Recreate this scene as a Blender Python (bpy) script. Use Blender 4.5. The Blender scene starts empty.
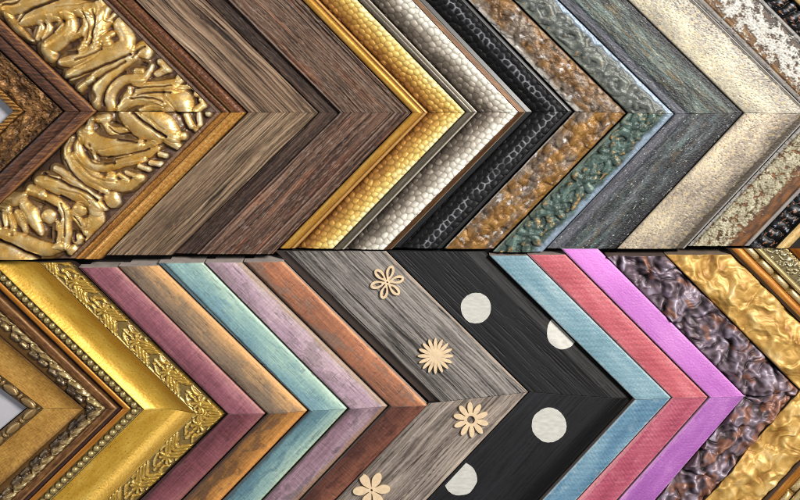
import bpy, math
import numpy as np

# ------------------------------------------------------------------ basics
C = bpy.context.scene.collection
MM = 0.001
D = 1100.0            # camera height over the board, mm
HREF = 20.0           # nominal height of the mouldings' faces
PCX, PCY = 430.0, 110.0   # foot of the camera on the board (mm grid: x right, y down)
f32 = np.float64

def lin(h):
    h = h.lstrip('#')
    c = np.array([int(h[i:i+2], 16) / 255 for i in (0, 2, 4)])
    return np.where(c <= 0.04045, c / 12.92, ((c + 0.055) / 1.055) ** 2.4)

def world(x, y):
    k = (D - HREF) / (D)      # plan grid is laid out at face height
    return (x - 400) * MM, (250 - y) * MM

# ------------------------------------------------------------------ noise
def _h(ix, iy, seed):
    ix = ix.astype(np.int64); iy = iy.astype(np.int64)
    n = (ix * 374761393 + iy * 668265263 + seed * 974634777) & 0xffffffff
    n = ((n ^ (n >> 13)) * 1274126177) & 0xffffffff
    n = ((n ^ (n >> 16)) * 2246822519) & 0xffffffff
    return ((n ^ (n >> 15)) & 0xffffff) / float(0x1000000)

def perlin(x, y, seed=0):
    x0 = np.floor(x); y0 = np.floor(y); fx = x - x0; fy = y - y0
    sx = fx * fx * fx * (fx * (fx * 6 - 15) + 10); sy = fy * fy * fy * (fy * (fy * 6 - 15) + 10)
    def g(dx, dy):
        a = _h(x0 + dx, y0 + dy, seed) * 2 * math.pi
        return np.cos(a) * (fx - dx) + np.sin(a) * (fy - dy)
    a = g(0, 0); b = g(1, 0); c = g(0, 1); d = g(1, 1)
    return ((a + (b - a) * sx) * (1 - sy) + (c + (d - c) * sx) * sy) * 1.5

def fbm(x, y, o=4, seed=0, gain=0.5):
    s = 0; a = 1; t = 0
    for i in range(o):
        s = s + a * perlin(x * 2 ** i + 17.3 * i, y * 2 ** i - 9.1 * i, seed + i * 31); t += a; a *= gain
    return s / t * 1.3

def ridged(x, y, o=3, seed=0):
    s = 0; a = 1; t = 0
    for i in range(o):
        s = s + a * (1 - np.abs(perlin(x * 2 ** i, y * 2 ** i, seed + 7 * i))) ; t += a; a *= .5
    return s / t

def worley(x, y, seed=0, jit=1.0, hexa=False):
    xi = np.floor(x); yi = np.floor(y)
    f1 = np.full(x.shape, 9.0); f2 = np.full(x.shape, 9.0); idv = np.zeros(x.shape)
    for dy in (-1, 0, 1):
        for dx in (-2, -1, 0, 1, 2) if hexa else (-1, 0, 1):
            cx = xi + dx; cy = yi + dy
            px = cx + .5 + (_h(cx, cy, seed) - .5) * jit
            py = cy + .5 + (_h(cx, cy, seed + 5) - .5) * jit
            if hexa: px = px + .5 * (np.mod(cy, 2)) - .25
            d = np.hypot(x - px, y - py)
            m = d < f1
            f2 = np.where(m, f1, np.minimum(f2, d)); idv = np.where(m, _h(cx, cy, seed + 11), idv); f1 = np.where(m, d, f1)
    return f1, f2, idv

def ss(a, b, x):
    t = np.clip((x - a) / (b - a), 0, 1); return t * t * (3 - 2 * t)

def mix(a, b, t):
    t = np.clip(t, 0, 1)
    if np.ndim(a) == 1: a = a[None, None, :]
    if np.ndim(b) == 1: b = b[None, None, :]
    return a + (b - a) * t[..., None]

def ramp(x, *stops):
    p = [s[0] for s in stops]; c = np.array([lin(s[1]) for s in stops])
    return np.stack([np.interp(x, p, c[:, i]) for i in range(3)], -1)

def blur(h, n=4):
    k = np.pad(h, n, mode='edge'); c = np.cumsum(np.cumsum(np.pad(k, ((1, 0), (1, 0))), 0), 1); m = 2 * n + 1
    return (c[m:, m:] - c[:-m, m:] - c[m:, :-m] + c[:-m, :-m]) / (m * m)

def half(s):            # half round profile, s in 0..1
    return np.sqrt(np.clip(1 - (2 * s - 1) ** 2, 0, 1))

# ------------------------------------------------------------------ relief strokes
def spline(pts, n=5):
    p = np.array(pts, float)
    if len(p) < 3: return p
    q = np.vstack([2 * p[0] - p[1], p, 2 * p[-1] - p[-2]]); out = []
    for i in range(1, len(q) - 2):
        for t in np.linspace(0, 1, n, endpoint=False):
            a, b, c, d = q[i - 1], q[i], q[i + 1], q[i + 2]
            out.append(.5 * ((2 * b) + (c - a) * t + (2 * a - 5 * b + 4 * c - d) * t * t + (3 * b - a - 3 * c + d) * t ** 3))
    out.append(p[-1]); return np.array(out)

def relief(X, Y, strokes, vein=0.0, leaf=False):
    """strokes: list of (points, r0, r1, height) ; returns height field and a side field"""
    H = np.zeros(X.shape); S = np.zeros(X.shape); T = np.zeros(X.shape)
    for k, (pts, r0, r1, hh) in enumerate(strokes):
        p = spline(pts); n = len(p)
        tt = np.linspace(0, 1, n)
        rr = (r0 + (r1 - r0) * tt) * (0.8 + 0.35 * np.sin(np.pi * np.clip(tt * 1.05, 0, 1)))
        if leaf: rr = (r0 + (r1 - r0) * tt) * (.55 + .75 * np.sin(np.pi * np.clip(.12 + .80 * tt, 0, 1)))
        R = rr.max() + .5
        m = (X > p[:, 0].min() - R) & (X < p[:, 0].max() + R) & (Y > p[:, 1].min() - R) & (Y < p[:, 1].max() + R)
        if not m.any(): continue
        x = X[m]; y = Y[m]; q = np.full(x.shape, 9.0); sd = np.zeros(x.shape); al = np.zeros(x.shape)
        if n == 1:
            q = np.hypot(x - p[0, 0], y - p[0, 1]) / r0
        for i in range(n - 1):
            a = p[i]; b = p[i + 1]; ab = b - a; L = ab @ ab + 1e-9
            t = np.clip(((x - a[0]) * ab[0] + (y - a[1]) * ab[1]) / L, 0, 1)
            d = np.hypot(x - a[0] - t * ab[0], y - a[1] - t * ab[1]) / (rr[i] + (rr[i + 1] - rr[i]) * t)
            cr = ((x - a[0]) * ab[1] - (y - a[1]) * ab[0]) / math.sqrt(L) / rr[i]
            mm = d < q
            q = np.where(mm, d, q); sd = np.where(mm, cr, sd); al = np.where(mm, (i + t) / n, al)
        prof = np.clip(1 - q ** 2.2, 0, 1) ** .62
        h = hh * prof * (1 - .25 * np.abs(al - .5)) + vein * np.cos(sd * 7.5) * prof * (q < 1)
        h = np.where(q < 1, h + .12 * hh, 0)
        cur = H[m]; up = h > cur
        if leaf:
            h = np.where(q < 1, hh * (.30 + .70 * prof) + 1.5 * np.clip(sd, -1, 1) - .8 * np.exp(-(sd / .10) ** 2) * (al > .15) * (r0 > 4.2) + .55 * np.cos(sd * 9) * (r0 > 4.2) * (1 - al), 0); h = np.where(q < 1, np.maximum(h, .55 * cur + .3 * hh * prof), 0); up = (q < 1) & (h > .45 * cur)
        H[m] = np.where(up, h, cur); s_ = S[m]; S[m] = np.where(up, sd, s_); t_ = T[m]; T[m] = np.where(up, k + 1, t_)
    return H, S, T

# ------------------------------------------------------------------ materials
def mat(name, grain=(0, 0), var=0.12, bump=0.0, spec=0.5, coat=0.0):
    m = bpy.data.materials.new(name); m.use_nodes = True
    nt = m.node_tree; N = nt.nodes; L = nt.links; N.clear()
    out = N.new('ShaderNodeOutputMaterial'); b = N.new('ShaderNodeBsdfPrincipled')
    L.new(b.outputs[0], out.inputs[0])
    ca = N.new('ShaderNodeAttribute'); ca.attribute_name = 'finish'
    pa = N.new('ShaderNodeAttribute'); pa.attribute_name = 'sheen'
    sp = N.new('ShaderNodeSeparateColor'); L.new(pa.outputs['Color'], sp.inputs[0])
    uv = N.new('ShaderNodeUVMap'); uv.uv_map = 'grain'
    mp = N.new('ShaderNodeMapping'); mp.inputs['Scale'].default_value = (grain[0] or 300, grain[1] or 300, 1)
    L.new(uv.outputs[0], mp.inputs[0])
    nz = N.new('ShaderNodeTexNoise'); nz.inputs['Scale'].default_value = 1; nz.inputs['Detail'].default_value = 4
    L.new(mp.outputs[0], nz.inputs['Vector'])
    mr = N.new('ShaderNodeMapRange'); mr.inputs[1].default_value = .25; mr.inputs[2].default_value = .75
    mr.inputs[3].default_value = 1 - var; mr.inputs[4].default_value = 1 + var
    L.new(nz.outputs['Fac'], mr.inputs[0])
    vm = N.new('ShaderNodeVectorMath'); vm.operation = 'SCALE'
    L.new(ca.outputs['Color'], vm.inputs[0]); L.new(mr.outputs[0], vm.inputs['Scale'])
    L.new(vm.outputs[0], b.inputs['Base Color'])
    L.new(sp.outputs[0], b.inputs['Metallic'])
    ra = N.new('ShaderNodeMath'); ra.operation = 'MULTIPLY'
    L.new(sp.outputs[1], ra.inputs[0]); L.new(mr.outputs[0], ra.inputs[1]); L.new(ra.outputs[0], b.inputs['Roughness'])
    b.inputs['Specular IOR Level'].default_value = spec
    b.inputs['Coat Weight'].default_value = coat; b.inputs['Coat Roughness'].default_value = .25
    if bump:
        bp = N.new('ShaderNodeBump'); bp.inputs['Strength'].default_value = .6; bp.inputs['Distance'].default_value = bump * MM
        L.new(nz.outputs['Fac'], bp.inputs['Height']); L.new(bp.outputs[0], b.inputs['Normal'])
    return m

def flatmat(name, h, rough=.7, var=.15, scale=150, met=0.0):
    m = bpy.data.materials.new(name); m.use_nodes = True
    nt = m.node_tree; N = nt.nodes; L = nt.links; b = N['Principled BSDF']
    tc = N.new('ShaderNodeTexCoord'); nz = N.new('ShaderNodeTexNoise'); nz.inputs['Scale'].default_value = scale; nz.inputs['Detail'].default_value = 5
    L.new(tc.outputs['Object'], nz.inputs['Vector'])
    cr = N.new('ShaderNodeValToRGB'); c = lin(h)
    cr.color_ramp.elements[0].position = .3; cr.color_ramp.elements[1].position = .7
    cr.color_ramp.elements[0].color = (*(c * (1 - var)), 1); cr.color_ramp.elements[1].color = (*np.clip(c * (1 + var), 0, 1), 1)
    L.new(nz.outputs['Fac'], cr.inputs[0]); L.new(cr.outputs[0], b.inputs['Base Color'])
    b.inputs['Roughness'].default_value = rough; b.inputs['Metallic'].default_value = met
    bp = N.new('ShaderNodeBump'); bp.inputs['Strength'].default_value = .25; bp.inputs['Distance'].default_value = .0004
    L.new(nz.outputs['Fac'], bp.inputs['Height']); L.new(bp.outputs[0], b.inputs['Normal'])
    return m

M_WOOD = mat('weathered_wood', (22, 1300), .16, .22, .3)
M_GILT = mat('gilded_plaster', (700, 700), .12, .12, .5)
M_PAINT = mat('painted_wood', (260, 900), .10, .12, .4)
M_STONE = mat('distressed_paint', (900, 900), .16, .3, .35)
M_LEATHER = mat('embossed_metal', (800, 800), .08, .05, .5)
M_LAC = mat('glossy_lacquer', (500, 500), .10, .05, .5, .35)
M_SHELL = mat('stone_leaf', (1100, 1100), .14, .10, .35)
M_DULL = mat('dull_embossed_black', (800, 800), .08, .05, .28)
M_CLOTH = mat('satin_paint', (700, 700), .07, .10, .4)
SIDES = {}
def side(h):
    if h not in SIDES: SIDES[h] = flatmat('edge_' + 'paint', h, .75, .2, 90)
    return SIDES[h]

# ------------------------------------------------------------------ rail builder
class Ctx: pass

def ext(a, b, y):       # point on the line a-b at height y
    t = (y - a[1]) / (b[1] - a[1]); return np.array([a[0] + (b[0] - a[0]) * t, y])

def make_strip(name, geo, arm, v0, v1, fn, material, sidecol, parent, seed, res=.52, bevel=0.0, under=0.0, gap=.18, zmin=0.0):
    ai, ao, ei, eo = geo
    P = lambda a, b, v: a + (b - a) * v
    a0, a1, e0, e1 = P(ai, ao, v0), P(ai, ao, v1), P(ei, eo, v0), P(ei, eo, v1)
    d = (eo - ao); d = d / np.hypot(*d); nrm = np.array([-d[1], d[0]])
    if (ai - ao) @ nrm > 0: nrm = -nrm            # from inner towards outer
    wid = abs((a1 - a0) @ nrm); L = max(np.hypot(*(e0 - a0)), np.hypot(*(e1 - a1)))
    nv = max(3, int(wid / res) + 1); nt = max(4, int(L / res) + 1)
    t = np.linspace(0, 1, nt)[:, None]; s = np.linspace(0, 1, nv)[None, :]
    g = gap / L
    tt = g + (1 - g) * t
    A = a0[None, None] + (a1 - a0)[None, None] * s[..., None]
    E = e0[None, None] + (e1 - e0)[None, None] * s[..., None]
    XY = A + (E - A) * tt[..., None]
    c = Ctx(); c.x = XY[..., 0]; c.y = XY[..., 1]; c.arm = arm
    c.u = (XY - ao) @ d; c.w = (XY - a0) @ nrm; c.s = s + 0 * t; c.W = wid; c.v = v0 + (v1 - v0) * c.s; c.k = seed
    c.t = tt + 0 * s; c.up = arm == 'upper'
    z, col, met, rough = fn(c)
    z = z + 0 * c.x; met = met + 0 * c.x; rough = rough + 0 * c.x
    n = nt * nv
    V = np.zeros((n, 3)); V[:, 0] = (c.x.ravel() - 400) * MM; V[:, 1] = (250 - c.y.ravel()) * MM; V[:, 2] = z.ravel() * MM
    idx = np.arange(n).reshape(nt, nv)
    q = np.stack([idx[:-1, :-1], idx[1:, :-1], idx[1:, 1:], idx[:-1, 1:]], -1).reshape(-1, 4)
    # boundary ring
    ring = np.concatenate([idx[0, :-1], idx[:-1, -1], idx[-1, :0:-1], idx[:0:-1, 0]])
    m = len(ring)
    def fp(vsh):
        sr = np.clip(s + 0 * t, vsh, 1).ravel()[ring]; tr = tt + 0 * s
        tr = tr.ravel()[ring]
        A_ = a0 + (a1 - a0) * sr[:, None]; E_ = e0 + (e1 - e0) * sr[:, None]; return A_ + (E_ - A_) * tr[:, None]
    r1 = V[ring].copy(); zm = np.minimum(r1[:, 2], HREF * .5 * MM) if under else None
    rings = []
    if under:
        r1[:, 2] = np.minimum(r1[:, 2] - .5 * MM, HREF * .45 * MM); rings.append(r1)
        f = fp(under); r2 = np.zeros((m, 3)); r2[:, 0] = (f[:, 0] - 400) * MM; r2[:, 1] = (250 - f[:, 1]) * MM; r2[:, 2] = r1[:, 2] - .3 * MM; rings.append(r2)
        r3 = r2.copy(); r3[:, 2] = zmin * MM; rings.append(r3)
    else:
        r3 = r1.copy(); r3[:, 2] = zmin * MM; rings.append(r3)
    if bevel:
        endm = np.isin(ring, idx[-1, :])
        for k_, r in enumerate(rings):
            frac = 1 - r[:, 2] / (HREF * MM)
            r[endm, 1] += bevel * MM * frac[endm]
    off = n; prev = ring; fs = [q]
    for r in rings:
        cur = np.arange(off, off + m); V = np.vstack([V, r]); off += m
        fs.append(np.stack([prev, np.roll(prev, -1), np.roll(cur, -1), cur], -1)); prev = cur
    F = np.vstack(fs)
    # orientation: want +z for the top
    p = V[q[0]]; nz = np.cross(p[1] - p[0], p[2] - p[0])[2]
    if nz < 0: F = F[:, ::-1]
    me = bpy.data.meshes.new(name)
    me.vertices.add(len(V)); me.vertices.foreach_set('co', V.ravel())
    nf = len(F); me.loops.add(nf * 4); me.loops.foreach_set('vertex_index', F.ravel().astype(np.int32))
    me.polygons.add(nf); me.polygons.foreach_set('loop_start', np.arange(0, nf * 4, 4, dtype=np.int32))
    sm = np.zeros(nf, bool); sm[:len(q)] = True
    me.materials.append(material); me.materials.append(side(sidecol))
    me.update(calc_edges=True)
    me.polygons.foreach_set('use_smooth', sm); me.polygons.foreach_set('material_index', (~sm).astype(np.int32))
    col = np.clip(col + 0 * c.x[..., None], 0.001, 1)
    ca = np.ones((len(V), 4)); ca[:n, :3] = col.reshape(-1, 3)
    pa = np.ones((len(V), 4)); pa[:n, 0] = np.clip(met, 0, 1).ravel(); pa[:n, 1] = np.clip(rough, .05, 1).ravel(); pa[n:, 0] = 0
    for nm, arr in (('finish', ca), ('sheen', pa)):
        at = me.attributes.new(nm, 'FLOAT_COLOR', 'POINT'); at.data.foreach_set('color', arr.ravel().astype(np.float32))
    uvv = np.zeros((len(V), 2)); uvv[:n, 0] = c.u.ravel() * MM; uvv[:n, 1] = (c.w.ravel() + v0 * 200 + seed * 37) * MM
    ul = me.uv_layers.new(name='grain'); ul.data.foreach_set('uv', uvv[F.ravel()].ravel().astype(np.float32))
    me.update(); me.validate()
    o = bpy.data.objects.new(name, me); C.objects.link(o); o.parent = parent
    return o

SEED = [1]
def frame_corner(label, inner, outer, strips, ends, side_colour='#3a2c24', bevel=0.0, gap=1.2, under=.22):
    """inner / outer: (apex, upper point, lower point); strips: (v0, v1, name, fn, material[, arm])"""
    root = bpy.data.objects.new('frame_corner', None); C.objects.link(root)
    root.empty_display_size = .02
    root['label'] = label; root['category'] = 'frame corner'; root['group'] = 'picture frame corner samples'
    ax = (outer[0][0] * .5 + inner[0][0] * .5, outer[0][1])
    inner = [np.array(p, float) for p in inner]; outer = [np.array(p, float) for p in outer]
    # keep a hairline gap to the neighbour
    inner = [p + np.array([gap, 0]) for p in inner]
    for k, arm in ((1, 'upper'), (2, 'lower')):
        SEED[0] += 1
        ye = ends[k - 1]
        ei = ext(inner[0], inner[k], ye); eo = ext(outer[0], outer[k], ye)
        geo = (inner[0], outer[0], ei, eo)
        mine = [s for s in strips if len(s) < 6 or s[5] == arm]
        big = max(range(len(mine)), key=lambda i: mine[i][1] - mine[i][0])
        rail = None
        order = [big] + [i for i in range(len(mine)) if i != big]
        for i in order:
            st = mine[i]
            nm = 'rail' if i == big else st[2]
            o = make_strip(nm, geo, arm, st[0], st[1], st[3], st[4], side_colour, root if rail is None else rail,
                           SEED[0] * 13 + i, bevel=bevel if arm == 'upper' else 0,
                           under=under if st[0] < .01 and st[1] > .3 else 0)
            if rail is None: rail = o
    return root

def edge(c, r=1.2, a=True, b=True):
    """rounded arris drop at the strip's long edges, mm"""
    z = 0
    dcut = np.minimum(c.w if a else 99, (c.W - c.w) if b else 99)
    q = np.clip((r - dcut) / r, 0, 1)
    return -r * (1 - np.sqrt(np.clip(1 - q * q, 0, 1)))

# ------------------------------------------------------------------ finishes
def wood(cols_up, cols_lo, z0=20., crack=.5, coarse=3.2, tilt=0., edge_tint=None, rough=.75, inner_dark=0., tint=(1.02, .97, .90), gr=1.0):
    def f(c):
        k = c.k; u = c.u; w = c.w + 2.6 * fbm(c.u / 110, c.w / 40, 2, k) + .5 * fbm(c.u / 25, c.w / 10, 2, k + 30)
        g = fbm(u / 300, w / coarse, 3, k + 1, .62)
        fine = .65 * perlin(u / 190, w / 1.15, k + 2) + .5 * perlin(u / 110, w / .72, k + 32)
        big = fbm(u / 120, w / 16, 3, k + 4)
        tex = fbm(u / 4, w / 1.2, 3, k + 14)
        hair = perlin(u / 240, w / 1.7, k + 70)
        val = .52 + gr * (.36 * g + .42 * fine + .34 * hair) + .22 * big + (.07 + .12 * (1 - gr)) * tex
        col = ramp(val, *(cols_up if c.up else cols_lo))
        cr = ridged(u / 260, w / 5.2, 2, k + 5); cm = ss(.915, .968, cr) * ss(-.30, .10, fbm(u / 70, w / 9, 2, k + 6) + crack * .4)
        fl = ss(.88, .95, ridged(u / 240, w / 3.0, 1, k + 8)) * ss(-.15, .2, fbm(u / 45, w / 6, 2, k + 9) + .04 + .3 * crack)
        col = col * np.array(tint) * (.93 + .07 * (0 if c.up else 1))
        kn = np.hypot((c.u - 75 - 20 * np.sin(k)) / 3.2, c.w - c.W * (.45 + .2 * np.sin(k * 2.3))); col = col * (1 - .35 * np.exp(-(kn / 3.) ** 2))[..., None]
        blt = ss(.1, .5, fbm(c.u / 40, c.w / 8, 4, k + 44, .6)); col = col * (1 - .38 * blt)[..., None]
        dark = np.clip(cm + .65 * fl, 0, 1)
        col = mix(col, lin('#17110f'), dark * .85)
        if inner_dark: col = col * (1 - inner_dark * ss(.55, .05, c.s + .25 * big))[..., None]
        if edge_tint:
            e = ss(3.6, .6, c.W - c.w + 1.2 * fbm(c.u / 12, c.w / 9, 2, k + 12)); col = mix(col, lin(edge_tint), e * .7)
        z = z0 + gr * gr * (.4 * g + .3 * fine) - 1.1 * cm - .55 * fl + edge(c, 1.3) + tilt * (c.s - .5)
        return z, col, 0, rough + .1 * fine
    return f
def planked(c):     # brown plank moulding with a sunken dark channel along the inside
    z, col, m, r = wood([(0, '#1e1512'), (.35, '#49362d'), (.6, '#655043'), (.85, '#7c6657'), (1.1, '#9a8678')],
                        [(0, '#1e1513'), (.35, '#4a352d'), (.6, '#684f42'), (.85, '#82695b'), (1.1, '#a29084')], 21, -.3, 2.2)(c)
    s = c.s
    pores = ss(.2, .5, fbm(c.u / 9, c.w / .9, 3, c.k + 20)); col = mix(col, lin('#221815'), pores * .6)
    pale = ss(.25, .55, fbm(c.u / 12, c.w / .8, 3, c.k + 24)); col = mix(col, lin('#a8978b'), pale * .4)
    red = ss(.1, .6, fbm(c.u / 70, c.w / 8, 3, c.k + 21)); col = mix(col, col * np.array([1.25, .96, .82]), red)
    ch = ss(.235, .215, s); col = mix(col, col * .38 + lin('#1f1a1d') * .3, ch)
    z = z - 5 * ss(.24, .212, s)
    for p, wd, dp, dk in ((.225, .010, 2.2, .8), (.27, .007, .8, .5), (.82, .008, 1.2, .7), (.93, .008, 1.4, .8), (.88, .005, .7, .55)):
        gq = np.exp(-((s - p) / wd) ** 2); z = z - dp * gq; col = mix(col, lin('#140e0d'), gq * dk)
    hl = np.exp(-((s - .84) / .007) ** 2) + .7 * np.exp(-((s - .252) / .007) ** 2); col = mix(col, lin('#a58f84'), hl * .55)
    z = z + .3 * pale - .35 * pores
    return z, col, m, r
def paint(up, lo, z0=19., hatch=.1, outer_up=None, outer_lo=None, blot_up=None, blot_lo=None, blot_w=.0, edge_w=5., tilt=-1.5, inner=None, grad=.25, noise=.3):
    """worn painted moulding: gently crowned, fine cross hatch, soft blotches, rubbed outer arris"""
    def f(c):
        k = c.k; u, w = c.u, c.w
        b = fbm(u / 55, w / 14, 4, k); g = fbm(u / 90, w / 1.4, 3, k + 1); h = fbm(u / .9, w / 30, 2, k + 2); sp = fbm(u / 3, w / 3, 4, k + 3, .65)
        col = ramp(.5 + noise * b + .12 * g + grad * 2 * (c.s - .5), *(up if c.up else lo))  # separate arm palettes put the dimmer light on the lower arm into the colour
        bl = (blot_up if c.up else blot_lo)
        if bl:
            q = fbm(u / 36, w / 15, 5, k + 5, .6) + blot_w - .3 * (c.s - .4)
            m = ss(.04, .18, q); col = mix(col, lin(bl), m * .6)
            rim = np.exp(-((q - .06) / .03) ** 2) * ss(-.1, .3, fbm(u / 20, w / 20, 2, k + 15)); col = mix(col, lin(bl) * .5, rim * .5)
        oc = outer_up if c.up else outer_lo
        if oc:
            e = ss(edge_w, edge_w * .25, c.W - w + 2.4 * fbm(u / 25, w / 8, 4, k + 6)); col = mix(col, lin(oc), e * .85)
        ic = ss(2.6, .5, w + 1.2 * fbm(u / 12, w / 6, 2, k + 7)); col = mix(col, lin(inner or '#2b2020'), ic * .5)
        col = col * np.clip(1 + hatch * 1.6 * h + .14 * g + .16 * sp, .3, 2)[..., None]
        ln = ss(.975, .995, ridged(u / 9, w / 90, 1, k + 9)) * ss(.0, .3, fbm(u / 20, w / 9, 2, k + 10)); col = mix(col, lin('#2a1c1a'), ln * .4)
        st = ss(.94, .98, ridged(u / 90, w / 3, 1, k + 19)) * ss(.0, .3, fbm(u / 30, w / 9, 2, k + 20)); col = mix(col, lin('#2a1c1a'), st * .45)
        z = z0 + 1.6 * half(.06 + .88 * c.s) + tilt * (c.s - .5) + .14 * h + .14 * g + .15 * sp + edge(c, 1.6) - .3 * ln - .3 * st
        return z, col, 0, .48 + .12 * b + .1 * sp
    return f
def weave(up, lo, z0=20., px=5.2, amt=.17, pale='#c9d4d4', top=None, shine=0.):
    def f(c):
        k = c.k; u, w = c.u, c.w
        b = fbm(u / 60, w / 18, 4, k)
        wu = u + .5 * fbm(u / 12, w / 12, 2, k + 21)
        tw = .6 * np.sin((wu * .72 + w * .70) * 2 * math.pi / px) + .55 * np.sin((wu * .98 - w * .25) * 2 * math.pi / (px * .62))
        tw = tw * (.6 + .6 * fbm(u / 20, w / 10, 2, k + 22))
        n = fbm(u / 1.6, w / 1.6, 3, k + 2); br = fbm(u / 60, w / .9, 3, k + 4)
        col = ramp(.5 + .55 * b, *(up if c.up else lo))  # lower arm's deeper palette carries its weaker light in the colour
        if top is not None: col = mix(col, lin(top), ss(.45, 1.0, c.t) * (.8 if c.up else 0))
        col = col * np.clip(1 + amt * tw + .14 * n + .10 * br, .3, 2)[..., None]
        e = ss(2.0, .4, np.minimum(w, c.W - w) + .8 * fbm(u / 8, w / 8, 2, k + 5)); col = mix(col, lin(pale), e * .45)
        pl = ss(.1, .6, fbm(u / 16, w / 10, 4, k + 7, .7)); col = mix(col, lin(pale), pl * .12)
        z = z0 + .9 * amt * tw + .2 * n + .1 * br + edge(c, 1.6) + 2.0 * half(.1 + .8 * c.s)
        scf = ss(.4, .55, fbm(u / 14, w / 2.2, 4, k + 61, .65)) * ss(5, 0, np.minimum(w, c.W - w)); col = mix(col, lin('#4a4044'), scf * .5)
        return z, col, shine, .5 + .1 * n
    return f
def gold_col(h, deep='#2e1a0c', mid='#8f6a2c', hi='#d8b45c', top='#f2dc9a'):
    return ramp(h, (0, deep), (.33, mid), (.7, hi), (1.0, top))

# ---- T1 rope, mottled liner, walnut
def rope(c):
    p = 5.2; a = np.mod(c.u + c.w * .9 + .6 * fbm(c.u / 9, c.w / 5, 2, c.k), p) / p
    r = np.sin(np.pi * a) ** .7; z = 14 + 3.6 * half(c.s) * (.55 + .45 * r)
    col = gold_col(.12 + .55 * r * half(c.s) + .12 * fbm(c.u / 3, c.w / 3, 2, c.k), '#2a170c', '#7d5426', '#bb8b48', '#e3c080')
    return z, col, .55, .42
def mottled(c):
    k = c.k; n = fbm(c.u / 14, c.w / 9, 4, k); sp = fbm(c.u / 2.6, c.w / 2.2, 3, k + 3); lump = ss(.1, .5, n)
    col = ramp(.45 + .5 * n + .25 * fbm(c.u / 5, c.w / 3, 3, k + 1), (0, '#2e1b0d'), (.35, '#65441f'), (.65, '#94693a'), (1, '#c89c5e'))
    pit = ss(.2, .45, sp + .35 * (c.s - .55)); col = mix(col, lin('#2a170e'), pit * .85)
    z = 13 + 5 * c.s ** 1.6 + 4.2 * n + 2.4 * np.abs(fbm(c.u / 10, c.w / 8, 2, k + 21)) - 1.0 * pit + .3 * sp; shd = ss(.1, .5, fbm(c.u / 24, c.w / 14, 3, k + 22) + .25 * (c.s - .5)); col = mix(col, lin('#3c2412'), shd * .6)
    return z, col, .35, .5 + .15 * pit
def walnut(c):
    k = c.k; s = c.s; g = fbm(c.u / 26, c.w / 1.2, 3, k, .6); h = fbm(c.u / 3.2 + c.w * .4, c.w / 7, 3, k + 1)
    z = 18 + 4.5 * half(np.clip(s / .5, 0, 1)) * (s < .5) * .55 + (s >= .5) * (1.5 + 4.0 * half(np.clip((s - .5) / .5, 0, 1)) ** .8)
    col = ramp(.45 + .3 * g + .35 * h + .18 * (s > .52), (0, '#170c08'), (.35, '#3d2418'), (.65, '#5f3b27'), (1, '#93653f'))
    gq = np.exp(-((s - .5) / .05) ** 2) + ss(.08, .0, s); col = mix(col, lin('#150a07'), gq * .8)
    hl = np.exp(-((s - .95) / .03) ** 2); col = mix(col, lin('#b8834e'), hl * .55)
    return z + .2 * h, col, 0, .45

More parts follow.
